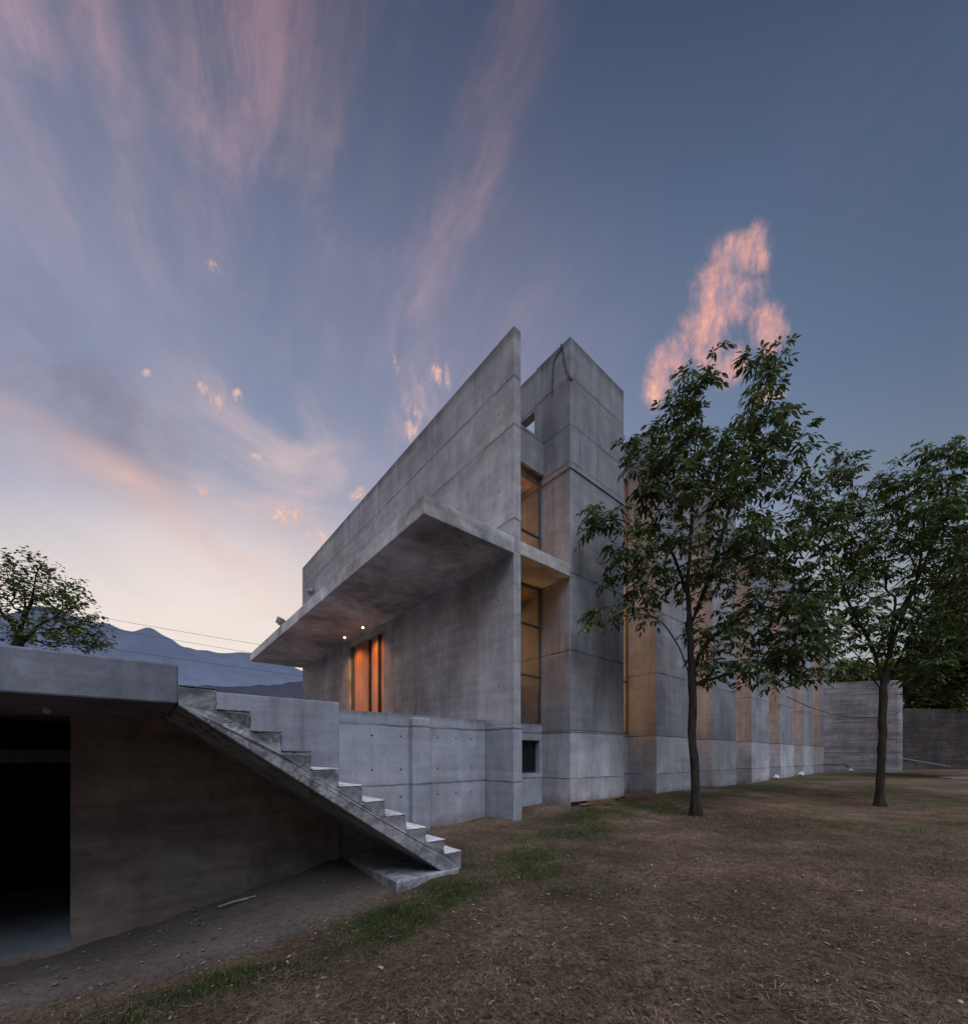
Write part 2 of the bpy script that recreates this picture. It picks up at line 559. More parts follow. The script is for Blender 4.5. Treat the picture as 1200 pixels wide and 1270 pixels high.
DIRT = [(-2.75, 4.35, 1.35, .42, .6, 1.0), (-3.9, 3.75, 1.0, .45, .5, .9), (-1.9, 5.2, .8, .45, .7, .9), (-3, 6, 2, 1, .6, 1.0), (-6, 5, 2, 1.5, 0, 1.0), (29, 23.5, 3.5, 1.2, 0, .8)]


def cover(X, Y):
    n = pseudo(X, Y, 1.9)
    n2 = pseudo(X, Y, 5.3, 2.0)
    g = blobs2(X, Y, GREEN) * (.2 + 1.25 * n) * (.4 + .95 * n2)
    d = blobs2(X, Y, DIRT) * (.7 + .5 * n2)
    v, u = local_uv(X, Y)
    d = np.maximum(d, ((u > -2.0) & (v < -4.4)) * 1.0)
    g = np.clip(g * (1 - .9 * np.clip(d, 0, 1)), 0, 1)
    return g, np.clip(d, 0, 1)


def axis_pts(a, b, st, far, grow=1.35):
    p = list(np.arange(a, b + 1e-6, st))
    s = st
    q = p[-1]
    while q < far:
        s *= grow
        q += s
        p.append(q)
    s = st
    q = p[0]
    pre = []
    while q > -far:
        s *= grow
        q -= s
        pre.append(q)
    return np.array(pre[::-1] + p)


xs = axis_pts(-8, 14, .09, 9000)
ys = axis_pts(1.2, 17, .09, 9000)
GX, GY = np.meshgrid(xs, ys)
GXf, GYf = GX.ravel(), GY.ravel()
GZ = ground_z(GXf, GYf)
far = np.hypot(GXf, GYf)
GZ = GZ * (1 - sstep(60, 200, far)) + .2 * sstep(60, 200, far)
near = (far < 25)
GZ = GZ + near * (pseudo(GXf, GYf, 9.0, 4.0) - .5) * .03 + near * rng.normal(0, .004, len(GZ))
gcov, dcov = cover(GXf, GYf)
nx, ny = len(xs), len(ys)
ii = (np.arange(ny - 1)[:, None] * nx + np.arange(nx - 1)[None, :]).ravel()
gf = np.stack([ii, ii + 1, ii + 1 + nx, ii + nx], 1)

m, k, out = material('dry ground')
co = k.new('ShaderNodeTexCoord').outputs['Object']
ga = k.new('ShaderNodeAttribute', attribute_name='green').outputs['Fac']
da = k.new('ShaderNodeAttribute', attribute_name='dirt').outputs['Fac']
n1 = k.noise(co, 1.3, 6, .65)
n2 = k.noise(co, 14, 6, .7, .5)
n3 = k.noise(co, 60, 4, .7)
litter = k.ramp(n2, [(.25, (.047, .030, .023)), (.45, (.097, .065, .048)), (.6, (.148, .102, .076)), (.8, (.245, .185, .14))])
litter = k.mix(1.0, litter, k.ramp(n1, [(.3, (.62, .6, .58)), (.5, (1.0, .98, .95)), (.7, (1.45, 1.45, 1.42))]), 'MULTIPLY')
greenc = k.ramp(n2, [(.3, (.020, .026, .011)), (.55, (.042, .055, .02)), (.8, (.09, .09, .04))])
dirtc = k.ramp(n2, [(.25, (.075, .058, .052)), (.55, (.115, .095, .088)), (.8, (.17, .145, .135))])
c = k.mix(k.rng(k.math('ADD', ga, k.math('MULTIPLY', k.math('SUBTRACT', n2, .5), .7)), .08, .5, 0, .85), litter, greenc)
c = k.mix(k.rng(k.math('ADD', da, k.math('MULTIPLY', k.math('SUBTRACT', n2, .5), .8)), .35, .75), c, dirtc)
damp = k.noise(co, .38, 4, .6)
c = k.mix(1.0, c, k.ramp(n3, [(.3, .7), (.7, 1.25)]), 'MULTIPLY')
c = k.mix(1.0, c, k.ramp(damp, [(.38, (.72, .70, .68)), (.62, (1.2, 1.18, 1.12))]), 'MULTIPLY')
principled(k, out, c, .95, k.math('ADD', n2, k.math('MULTIPLY', n3, .5)), .7, .03, spec=.1)
M['ground'] = m
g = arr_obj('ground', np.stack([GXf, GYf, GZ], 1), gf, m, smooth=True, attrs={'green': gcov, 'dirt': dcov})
tag(g, 'bare brown ground with dry grass and green patches', None, kind='structure')

# ---------------------------------------------------------------- grass and litter (nobody could count them)


def strand_mat(name, stops):
    m, k, out = material(name)
    t = k.new('ShaderNodeAttribute', attribute_name='tint').outputs['Fac']
    c = k.ramp(t, stops)
    d = k.new('ShaderNodeBsdfDiffuse')
    k.put(d.inputs[0], c)
    tr = k.new('ShaderNodeBsdfTranslucent')
    k.put(tr.inputs[0], c)
    mx = k.new('ShaderNodeMixShader')
    mx.inputs[0].default_value = .25
    k.l.new(d.outputs[0], mx.inputs[1])
    k.l.new(tr.outputs[0], mx.inputs[2])
    k.l.new(mx.outputs[0], out.inputs[0])
    return m


def scatter(n, rmin, rmax, az0=-56, az1=56):
    az = np.radians(rng.uniform(az0, az1, n))
    r = rng.uniform(rmin, rmax, n)
    X, Y = np.sin(az) * r, np.cos(az) * r
    v, u = local_uv(X, Y)
    ok = ~((u > -.25) & (v < -4.4)) & ~((v > -.02) & (u > -.03)) & ~((u > 1.0)) & ~((u > -2.22) & (u < -.2) & (v > -4.42) & (v < -3.2)) & ~((u > -2.2) & (v > -8) & (v < -4.4) & (rng.random(n) < .75))
    return X[ok], Y[ok]


def blades(X, Y, length, width, flat, tint, name, mat, label, lift=0.0):
    n = len(X)
    z = ground_z(X, Y) + (pseudo(X, Y, 9.0, 4.0) - .5) * .03
    th = rng.uniform(0, 2 * np.pi, n)
    el = np.radians(flat)
    d = np.stack([np.cos(th) * np.cos(el), np.sin(th) * np.cos(el), np.sin(el)], 1)
    s = np.stack([-np.sin(th), np.cos(th), rng.uniform(-.3, .3, n)], 1)
    b = np.stack([X, Y, z + lift + rng.uniform(0, .01, n)], 1)
    bend = np.stack([np.zeros(n), np.zeros(n), -length * .18], 1) * np.cos(el)[:, None]
    L = length[:, None]
    w = width[:, None]
    V = np.stack([b - s * w * .5, b + s * w * .5, b + d * L * .55 + s * w * .4 - bend * .35, b + d * L * .55 - s * w * .4 - bend * .35, b + d * L + bend], 1).reshape(-1, 3)
    i = np.arange(n) * 5
    F = np.concatenate([np.stack([i, i + 1, i + 2], 1), np.stack([i, i + 2, i + 3], 1), np.stack([i + 3, i + 2, i + 4], 1)])
    o = arr_obj(name, V, F, mat, attrs={'tint': np.repeat(tint, 5)})
    return tag(o, label, None, kind='stuff')


M['straw'] = strand_mat('dry straw', [(0, (.050, .030, .022)), (.35, (.13, .084, .060)), (.7, (.23, .165, .12)), (.93, (.36, .28, .21)), (1, (.48, .41, .34))])
M['blade'] = strand_mat('green grass', [(0, (.014, .026, .009)), (.5, (.034, .06, .018)), (.8, (.08, .09, .03)), (1, (.20, .16, .075))])
X, Y = scatter(220000, 1.9, 13)
g_, d_ = cover(X, Y)
keep = rng.random(len(X)) < np.clip(1 - 1.0 * d_ - .35 * g_, .06, 1)
X, Y = X[keep], Y[keep]
n = len(X)
tint = np.clip(rng.beta(1.5, 2.5, n) * (.55 + .75 * pseudo(X, Y, 2.2, 1.0)), 0, 1)
blades(X, Y, rng.uniform(.02, .085, n), rng.uniform(.0025, .0065, n), rng.normal(8, 16, n), tint, 'dry_grass', M['straw'], 'dry brown grass litter covering the open ground')
X, Y = scatter(330000, 1.9, 16)
g_, d_ = cover(X, Y)
keep = rng.random(len(X)) < np.clip((g_ - .05) * 1.25, 0, 1) ** 1.3
X, Y = X[keep], Y[keep]
n = len(X)
g_ = g_[keep]
tint = np.clip(rng.beta(2, 3, n) + (.2 * (Y > 5.5)) * rng.random(n) + .38 * (1 - g_) * rng.random(n), 0, 1)
blades(X, Y, rng.uniform(.03, .12, n) * (.55 + .6 * g_), rng.uniform(.003, .0065, n), rng.normal(55, 18, n), tint, 'green_grass', M['blade'], 'short green grass growing in patches along the bank and walls')
# twigs dropped by the trees
X, Y = scatter(700, 1.9, 14)
n = len(X)
blades(X, Y, rng.uniform(.08, .26, n), rng.uniform(.005, .010, n), rng.normal(3, 5, n), rng.uniform(0, .5, n), 'fallen_twigs', M['straw'], 'thin dry twigs lying on the ground', .012)
# small stones on the worn dirt
sv, sf = [], []
th_ = rng.uniform(0, 2 * np.pi, 900)
Xs, Ys = rng.uniform(-6, 2.5, 900), rng.uniform(2.0, 7.5, 900)
_, ds = cover(Xs, Ys)
vs_, us_ = local_uv(Xs, Ys)
kp = (rng.random(900) < ds * .6 + .05) & ~((us_ > -.3) & (vs_ < -4.3)) & ~((us_ > -2.3) & (vs_ > -4.45) & (vs_ < -3.1))
ico = bmesh.new()
bmesh.ops.create_icosphere(ico, subdivisions=1, radius=1)
iv = np.array([v.co[:] for v in ico.verts])
fi = np.array([[v.index for v in f.verts] for f in ico.faces])
ico.free()
for q, (x_, y_) in enumerate(zip(Xs[kp], Ys[kp])):
    r0 = .006 + .026 * rng.random() ** 3
    sv.append(iv * (1 + rng.normal(0, .13, (len(iv), 1))) * np.array([r0 * rng.uniform(.8, 1.5), r0, r0 * .6]) + np.array([x_, y_, float(ground_z(x_, y_)) + .012]))
    sf.append(fi + q * len(iv))
tag(arr_obj('loose_stones', np.concatenate(sv), np.concatenate(sf), simple('pale stone', (.12, .105, .10), .9, 0, .5, 6)), 'small pale stones scattered on the worn dirt', None, kind='stuff')
# dead leaves and pale bits lying about
X, Y = scatter(5200, 1.9, 15)
for tx_, ty_ in ((5.7, 11.05), (12.65, 13.2)):
    X = np.concatenate([X, tx_ + rng.normal(0, .75, 900)])
    Y = np.concatenate([Y, ty_ + rng.normal(0, .75, 900)])
n = len(X)
blades(X, Y, rng.uniform(.022, .06, n), rng.uniform(.014, .028, n), rng.normal(6, 14, n), np.clip(rng.beta(1.2, 1.6, n), 0, 1), 'fallen_leaves', M['straw'], 'fallen dry leaves scattered over the ground', .008)

# ---------------------------------------------------------------- main building
B = thing('concrete_building', 'large raw concrete building with a projecting canopy and a row of tall fins', 'building')
# long facade wall, door opening at y 7.05..10.4
bm = bmesh.new()
wall_cells(bm, [0, 7.05, 10.4, 17.17], [-.6, 2.5, 6.4, 12.26], lambda i, j: not (i == 1 and j == 1), 'x', 0, .24)
bmesh.ops.remove_doubles(bm, verts=bm.verts, dist=.0005)
tie_holes(bm, [(0, y, z) for y in (.55, 2.95, 5.35) for z in (3.4, 5.6, 8.4, 10.4)], (-1, 0, 0))
obj('facade_wall', bm, [M['facade'], M['tie']], B)
# shallow proud foot of the facade at the corner
bx('wall_foot', (-.03, .27, -.025, 1.05, -.7, 2.36), M['terrace'], B, .015)
bm = bmesh.new()
box(bm, -2.6, -.002, -.012, 17.3, 6.62, 7.02)
obj('canopy', bm, M['canopy'], B, .015)
bx('balcony_slab', (.24, 2.208, -.012, 1.06, 6.66, 7.0), M['canopy'], B, .02)
# fins
FX = [2.21 + 4.87 * i for i in range(7)]
FW = 2.74
for i, x0 in enumerate(FX):
    bm = bmesh.new()
    dep = 4.6 if i == 0 else 3.3
    w_ = FW if i < 6 else 1.2
    if i == 0:
        prism(bm, [(0, -.6), (4.6, -.6), (4.6, 11.02), (1.3, 11.02), (1.3, 13.45), (0, 13.45)], 'x', x0, x0 + w_)
    else:
        box(bm, x0, x0 + w_, 0, dep, -.6, 13.45)
    box(bm, x0 - .03, x0 + w_ + .03, -.03, 1.05, 9.74, 9.92)      # lip left by the formwork
    box(bm, x0 - .012, x0 + w_ + .012, -.012, 1.05, -.6, .94)
    if i == 0:
        box(bm, x0 - .018, x0 + w_ - .003, -.018, 1.04, 2.29, 2.36)
    tie_holes(bm, [(x0 + q, -.0, z) for q in (.45, 2.3) if q < w_ for z in (1.5, 3.4, 5.6, 8.1)], (0, -1, 0))
    f_ = obj('fin', bm, [M['fin'], M['tie']], B, .012)
    if i < 6:
        f_['label'] = ('nearest fin, a full tower beside the tall windows', 'second fin behind the nearest tree', 'third fin', 'fourth fin', 'fifth fin', 'sixth fin')[i]
# clerestory wall with a clear opening high beside the blade wall
bm = bmesh.new()
wall_cells(bm, [1.305, 1.4, 5.2, 8.0], [11.03, 11.1, 12.24, 13.44], lambda i, j: not (i == 1 and j == 1), 'x', 2.24, 2.5)
obj('upper_wall', bm, M['fin'], B)
# window bay between facade and first fin
bm = bmesh.new()
wall_cells(bm, [.24, .36, 2.1, 2.21], [-.6, 1.09, 2.07, 2.55], lambda i, j: not (i == 1 and j == 1), 'y', 1.06, 1.3)
obj('sill_wall', bm, M['terrace'], B)
bx('lintel_beam', (.24, 2.21, 1.0, 1.3, 10.03, 11.1), M['fin'], B)


def window(parent, x0, x1, y, z0, z1, mull_z=(), mull_x=(), fm='frame', gm='glass', t=.034):
    bm = bmesh.new()
    box(bm, x0, x0 + t, y, y + .08, z0, z1)
    box(bm, x1 - t, x1, y, y + .08, z0, z1)
    box(bm, x0 + t, x1 - t, y + .002, y + .078, z0, z0 + t)
    box(bm, x0 + t, x1 - t, y + .002, y + .078, z1 - t, z1)
    for q in mull_z:
        box(bm, x0 + t, x1 - t, y + .004, y + .074, q - t * .8, q + t * .8)
    for q in mull_x:
        box(bm, q - t * .5, q + t * .5, y + .006, y + .07, z0 + t, z1 - t)
    fr = obj('window', bm, M[fm], parent, .006)
    bm = bmesh.new()
    box(bm, x0 + .03, x1 - .03, y + .035, y + .041, z0 + .03, z1 - .03)
    obj('pane', bm, M[gm], fr)
    return fr


window(B, .245, 2.205, 1.1, 7.005, 10.025, mull_z=(8.2,))
window(B, .245, 2.205, 1.1, 2.555, 6.655, mull_z=(3.98, 5.48))
window(B, .362, 2.098, 1.2, 1.095, 2.065, gm='darkglass', t=.04)
# rooms seen through the tall windows
bx('room_floor', (.245, 2.2, 1.3, 5.0, 2.3, 2.5), M['woodroom'], B, 0)
bx('room_ceiling', (.245, 2.2, 1.3, 5.0, 6.5, 6.64), M['woodroom'], B, 0)
bx('room_floor', (.245, 2.2, 1.3, 5.0, 6.78, 7.0), M['woodroom'], B, 0)
bx('room_ceiling', (.245, 2.2, 1.3, 5.0, 9.9, 10.02), M['woodroom'], B, 0)
bx('room_wall', (.245, 2.2, 4.4, 4.55, 2.5, 6.5), M['woodroom'], B, 0)
bx('room_wall', (.245, 2.2, 4.4, 4.55, 7.0, 9.9), M['woodroom'], B, 0)
bx('room_beam', (.25, 2.2, 2.4, 2.62, 9.35, 9.9), M['beam'], B, .005)
bx('room_beam', (.25, 2.2, 2.0, 2.25, 6.05, 6.5), M['beam'], B, .005)
bx('basement_wall', (.245, 2.2, 1.9, 2.0, -.5, 2.29), M['black'], B, 0)
# mass of the building behind
bm = bmesh.new()
box(bm, 2.62, 33.0, 3.0, 15.0, -.5, 10.9)
box(bm, .245, 2.62, 4.6, 16.9, -.5, 10.9)
obj('rear_mass', bm, M['fin'], B)
# glazed slots between the fins
M['slit'] = emitter('lit slot interior', lin(242, 180, 115), 2.6)
for i in range(6):
    x0, x1 = FX[i] + FW, FX[i + 1]
    fr = window(B, x0 + .004, x1 - .004, 1.12, 2.45, 12.0, mull_z=(4.4, 6.9, 9.4))
    bm = bmesh.new()
    box(bm, x0 + .01, x1 - .01, 1.5, 1.54, 2.5, 11.9)
    obj('lit_blind', bm, M['slit'], fr)
    bx('slot_wall', (x0 + .003, x1 - .003, 1.1, 1.4, -.5, 2.44), M['fin'], B, 0)
    bx('slot_wall', (x0 + .003, x1 - .003, 1.1, 1.4, 12.01, 12.9), M['fin'], B, 0)
# door of three wooden leaves and two dark glazed slots
D = thing('tmp', None, None)
bpy.data.objects.remove(D)
bm = bmesh.new()
box(bm, .10, .22, 10.13, 10.395, 2.505, 6.395)
dr = obj('door', bm, M['frame'], B)
for y0, y1 in ((8.72, 10.12), (7.82, 8.4), (7.06, 7.5)):
    bm = bmesh.new()
    box(bm, .13, .19, y0, y1, 2.52, 6.38)
    obj('wooden_panel', bm, M['wood'], dr, .006)
for y0, y1 in ((8.41, 8.71), (7.51, 7.81)):
    bm = bmesh.new()
    box(bm, .16, .175, y0, y1, 2.52, 6.38)
    obj('glazed_slot', bm, M['black'], dr)
bx('door_backing', (.225, .235, 7.06, 10.39, 2.51, 6.39), M['black'], B, 0)
bx('terrace_floor', (-12, -.035, 1.32, 17.2, 1.5, 1.7), M['floor'], B, 0)

# lamps
for i, (x, y) in enumerate(((-.49, 9.67), (-.46, 7.9))):
    t = thing('recessed_downlight', ('lit downlight in the canopy soffit, the farther of the two above the wooden door',
                                     'lit downlight in the canopy soffit, the nearer of the two above the wooden door')[i], 'ceiling light', L2W(x, y, 6.62), YAW, 'downlights in the canopy')
    bm = bmesh.new()
    tube(bm, [(0, 0, .0), (0, 0, -.02)], .11, 16)
    obj('trim_ring', bm, M['greymetal'], t)
    bm = bmesh.new()
    bmesh.ops.create_uvsphere(bm, u_segments=12, v_segments=8, radius=.05)
    bmesh.ops.translate(bm, verts=bm.verts, vec=(0, 0, -.03))
    obj('lamp', bm, M['lamp'], t, smooth=True)
    l2_ = bpy.data.lights.new('downlight_beam', 'SPOT')
    l2_.energy = 640
    l2_.color = (1.0, .52, .22)
    l2_.spot_size = R(56)
    l2_.spot_blend = 1.0
    l2_.shadow_soft_size = .05
    b2_ = bpy.data.objects.new('downlight_beam', l2_)
    C.objects.link(b2_)
    b2_.parent = t
    b2_.location = (0, 0, -.1)
    ld = bpy.data.lights.new('downlight_lamp', 'SPOT')
    ld.energy = 210
    ld.color = (1.0, .50, .20)
    ld.spot_size = R(130)
    ld.spot_blend = 1.0
    ld.shadow_soft_size = .06
    lo = bpy.data.objects.new('downlight_lamp', ld)
    C.objects.link(lo)
    lo.parent = t
    lo.location = (0, 0, -.1)
for x, y, z, e in ((1.2, 3.7, 4.9, 95), (1.2, 3.5, 8.5, 125), (1.0, 1.7, 4.6, 14)):
    ld = bpy.data.lights.new('room_lamp', 'POINT')
    ld.energy = e
    ld.color = (1.0, .56, .20)
    ld.shadow_soft_size = .12
    lo = bpy.data.objects.new('room_lamp', ld)
    C.objects.link(lo)
    lo.location = L2W(x, y, z)
t = thing('pendant_lamp', 'slim vertical pendant tube lamp behind the upper window', 'pendant lamp', L2W(.95, 2.1, 8.4))
bm = bmesh.new()
tube(bm, [(0, 0, 0), (0, 0, .75)], .035, 8)
obj('light_tube', bm, M['tube'], t)
bm = bmesh.new()
tube(bm, [(0, 0, .76), (0, 0, 1.45)], .008, 6)
obj('cord', bm, M['cable'], t)
# shelf glimpsed low in the tall window
t = thing('bookcase', 'pale wooden bookcase with dark boxes inside the lower window', 'bookcase', L2W(1.35, 2.1, 2.5))
bm = bmesh.new()
for q in (0, .36, .74):
    box(bm, q, q + .04, 0, .3, 0, 1.55)
for q in (.02, .5, 1.0, 1.5):
    box(bm, .04, .36, .003, .297, q, q + .03)
    box(bm, .40, .74, .003, .297, q, q + .03)
obj('shelves', bm, simple('pale yellow wood', (.6, .45, .2), .6), t)
for q, w_ in ((.06, .25), (.42, .28)):
    for zz in (.06, .54):
        bm = bmesh.new()
        box(bm, q, q + w_, .03, .27, zz, zz + .3)
        obj('storage_box', bm, M['beam'], t, .01)
# floodlights on the canopy edge and facade


def floodlight(label, loc, rz, tilt, s=1.0, group=None, mat='greymetal'):
    t = thing('floodlight', label, 'floodlight', loc, rz, group)
    bm = bmesh.new()
    box(bm, -.02 * s, .02 * s, -.02 * s, .02 * s, 0, .12 * s)
    box(bm, -.15 * s, .15 * s, -.015 * s, .015 * s, .12 * s, .15 * s)
    obj('bracket', bm, M['greymetal'], t, .004)
    bm = bmesh.new()
    c_, s_ = math.cos(tilt), math.sin(tilt)
    prism(bm, [(-.12 * s, -.10 * s), (.10 * s, -.14 * s), (.10 * s, .14 * s), (-.12 * s, .10 * s)], 'x', -.14 * s, .14 * s)
    for v in bm.verts:
        y, z = v.co.y, v.co.z
        v.co.y, v.co.z = y * c_ - z * s_, y * s_ + z * c_ + .3 * s
    obj('lamp_housing', bm, M[mat], t, .02 * s)
    return t


floodlight('small grey floodlight standing on the outer edge of the canopy', L2W(-2.5, 11.6, 7.02), YAW + .6, R(25), 1.05)
floodlight('small grey floodlight fixed to the parapet wall above the canopy', L2W(-.2, 15.0, 9.95), YAW - 1.0, R(-20), 1.0)
for i, (x, y, lb) in enumerate(((FX[3] + FW + .05, -.35, 'white ground floodlight at the foot of the fourth fin'), (FX[4] + FW - .1, -.4, 'white ground floodlight at the foot of the fifth fin'))):
    p = L2W(x, y)
    p.z = float(ground_z(p.x, p.y)) - .05
    floodlight(lb, p, YAW + .9, R(35), .75, 'white floodlights on the lawn', 'white')

# cables hanging from the first fin
t = thing('hanging_cable', 'two thin black cables hanging down the corner of the nearest fin', 'cable', L2W(2.2, 0, 13.3))
bm = bmesh.new()
pts = [(.0 - .012, .32, .15), (-.012, .25, -.05), (-.012, .2, -.4), (-.012, .12, -.75), (-.012, .03, -1.0), (-.01, -.012, -1.06), (.08, -.012, -1.05)]
tube(bm, pts, .018, 6)
obj('cable', bm, M['cable'], t)
bm = bmesh.new()
tube(bm, [(-.012, .26, .0), (-.012, .45, -.03), (-.012, .6, -.15), (-.012, .63, -.5), (-.012, .65, -1.1)], .014, 6)
obj('cable', bm, M['cable'], t)

# ---------------------------------------------------------------- terrace wall and stairs
T = thing('terrace_wall', 'grey concrete terrace wall with a pilaster and rows of tie holes', 'wall')
bm = bmesh.new()
box(bm, -5.2, -.032, 1.05, 1.3, -.8, 2.56)
tie_holes(bm, [(x, 1.05, z) for x in (-3.25, -2.55, -1.55, -1.0, -.5) for z in (2.05, 1.3, .68)], (0, -1, 0), .026)
obj('wall', bm, [M['terrace'], M['tie']], T, .012)
bx('pilaster', (-2.34, -1.86, .86, 1.049, -.8, 2.49), M['terrace'], T, .035)

H = None
H = thing('stair_wall', 'smooth grey parapet wall rising behind the concrete staircase', 'wall')
bm = bmesh.new()
box(bm, -6.79, -4.43, -.2, 0.0, -.9, 2.54)
obj('wall', bm, M['parapet'], H, .012)

G = thing('concrete_shed', 'low concrete outbuilding with a dark open doorway and a deep flat roof', 'outbuilding')
bx('roof_slab', (-13.5, -6.81, -2.16, 5.0, 2.13, 2.53), M['slab'], G, .02)
bm = bmesh.new()
wall_cells(bm, [-13.4, -9.6, -7.76, -6.8], [-1.2, -.73, 2.1, 2.128], lambda i, j: not (i == 1 and j == 1), 'y', -.2, 0.0)
obj('front_wall', bm, M['plaster'], G)
bm = bmesh.new()
prism(bm, [(-7.745, -1.2), (-4.432, -1.2), (-4.432, .40), (-6.806, 2.06), (-6.9, 2.125), (-7.745, 2.125)], 'y', -.214, -.2006)
obj('lower_wall', bm, M['plaster'], G)
bx('floor', (-13.3, -6.9, -.19, 4.8, -1.2, -.728), M['floor'], G, 0)
bx('rear_wall', (-13.4, -6.8, 3.2, 3.4, -1.2, 2.128), M['black'], G, 0)  # coloured black so the doorway looks unlit
bx('side_wall', (-7.0, -6.8, .002, 4.69, -1.2, 2.127), M['shade_plaster'], G, 0)
bx('side_wall', (-13.4, -13.2, .002, 4.69, -1.2, 2.127), M['plaster'], G, 0)
t = thing('porch_lamp', 'small round lamp fitting under the outbuilding roof', 'lamp', L2W(-7.85, -1.1, 2.13))
bm = bmesh.new()
tube(bm, [(0, 0, 0), (0, 0, -.02)], .05, 12)
obj('base', bm, M['greymetal'], t)
bm = bmesh.new()
bmesh.ops.create_uvsphere(bm, u_segments=12, v_segments=8, radius=.038)
bmesh.ops.translate(bm, verts=bm.verts, vec=(0, 0, -.05))
obj('bulb', bm, simple('frosted glass', (.5, .48, .47), .3), t, smooth=True)

K = thing('concrete_staircase', 'weathered concrete staircase climbing to the outbuilding roof', 'staircase')
v0, go, ri, zt = -6.808, .3252, .2205, 2.31
N = 11
rr = random.Random(5)
prof = []
for i in range(N):
    x0 = v0 + go * i
    prof.append((x0, zt - ri * i))
    prof.append((x0 + go, zt - ri * i))
prof = [(x, z) for x, z in prof]
bot = [(-3.235, -.17), (-3.55, -.18), (-6.806, 2.11)]
bm = bmesh.new()
outl = []
for q, (x_, z_) in enumerate(prof):
    outl.append((x_, z_, 1))
    if q + 1 < len(prof):
        for t_ in (.2, .4, .6, .8):
            outl.append((x_ + (prof[q + 1][0] - x_) * t_, z_ + (prof[q + 1][1] - z_) * t_, .6))
outl += [(x_, z_, .3) for x_, z_ in bot]
rings = []
NS = 16
for q in range(NS):
    yy = -2.16 + 1.945 * q / (NS - 1)
    rings.append([bm.verts.new((x_ + rr.gauss(0, .007) * w_, yy + (rr.gauss(0, .005) * w_ if q in (0,) else 0), z_ + rr.gauss(0, .005) * w_ - (.010 * w_ * rr.random() if w_ == 1 else 0))) for x_, z_, w_ in outl])
no = len(outl)
for r0, r1 in zip(rings, rings[1:]):
    for q in range(no):
        bm.faces.new((r0[q], r0[(q + 1) % no], r1[(q + 1) % no], r1[q]))
bm.faces.new(rings[0][::-1])
bm.faces.new(rings[-1])
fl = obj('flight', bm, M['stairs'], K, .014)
for i in range(N):
    x0 = v0 + go * i
    bm = bmesh.new()
    xb = x0 + .012 if i else x0 + .012
    n_ = 9
    z0 = zt - ri * i
    top = []
    # worn edge: tread skin with an uneven nosing
    a = []
    b = []
    for q in range(n_):
        yy = -2.163 + (1.945) * q / (n_ - 1)
        a.append((xb, yy))
        b.append((x0 + go + .004 + rr.uniform(-.012, .008), yy))
    outl = a[::-1] + b if False else a + b[::-1]
    prism(bm, outl, 'z', z0 + .002, z0 + .016 + rr.uniform(0, .004))
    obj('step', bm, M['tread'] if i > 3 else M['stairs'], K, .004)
bm = bmesh.new()
prism(bm, [(-4.425, -.9), (-3.4, -.9), (-3.4, -.17), (-4.425, .56)], 'y', -.15, -.02)
obj('under_wall', bm, M['plaster'], K)
bx('footing', (-4.38, -3.3, -2.2, -.24, -.75, -.14), M['stairs'], K, .02)

p = L2W(-6.05, -.62)
t = thing('wooden_stick', 'pale wooden stick lying on the dirt beside the dark wall', 'stick', Vector((p.x, p.y, float(ground_z(p.x, p.y)) + .02)), YAW + .03)
bm = bmesh.new()
tube(bm, [(-.22, 0, -.01), (-.05, .012, .012), (.12, .0, .025), (.24, -.015, .04)], [.014, .018, .017, .012], 6)
obj('wood', bm, M['stick'], t)
p = L2W(3.3, -.22)
t = thing('wooden_board', 'reddish brown wooden boards lying at the foot of the nearest fin', 'board', Vector((p.x, p.y, float(ground_z(p.x, p.y)))), YAW + .05)
bm = bmesh.new()
box(bm, -1.0, .75, -.1, .05, .0, .045)
obj('board', bm, M['oldwood'], t, .006)
bm = bmesh.new()
box(bm, -.55, 1.2, -.02, .12, .05, .09)
obj('board', bm, M['oldwood'], t, .006)
p = L2W(3.6, -.06)
bm = bmesh.new()
box(bm, -1.38, 1.35, -.05, .04, -.1, .30)
ft = obj('plinth', bm, M['darkmetal'])
ft.parent = B
ft.location = (3.6, -.0, 0)

# ---------------------------------------------------------------- walls at the far end


def curved_wall(name, plan, z0, z1, mat, label, thick=.4, tops=None):
    bm = bmesh.new()
    pts = [Vector((x, y)) for x, y in plan]
    outer, inner = [], []
    for i, p in enumerate(pts):
        d = (pts[min(i + 1, len(pts) - 1)] - pts[max(i - 1, 0)]).normalized()
        nrm = Vector((-d.y, d.x))
        inner.append(p + nrm * thick)
    A = [bm.verts.new((p.x, p.y, z0)) for p in pts]
    tops = tops or [z1] * len(pts)
    Bv = [bm.verts.new((p.x, p.y, t_)) for p, t_ in zip(pts, tops)]
    Ci = [bm.verts.new((p.x, p.y, z0)) for p in inner]
    Di = [bm.verts.new((p.x, p.y, t_)) for p, t_ in zip(inner, tops)]
    for i in range(len(pts) - 1):
        bm.faces.new((A[i], A[i + 1], Bv[i + 1], Bv[i]))
        bm.faces.new((Ci[i + 1], Ci[i], Di[i], Di[i + 1]))
        bm.faces.new((Bv[i], Bv[i + 1], Di[i + 1], Di[i]))
    bm.faces.new((A[0], Bv[0], Di[0], Ci[0]))
    bm.faces.new((A[-1], Ci[-1], Di[-1], Bv[-1]))
    o = obj(name, bm, mat)
    return tag(o, label, 'wall')


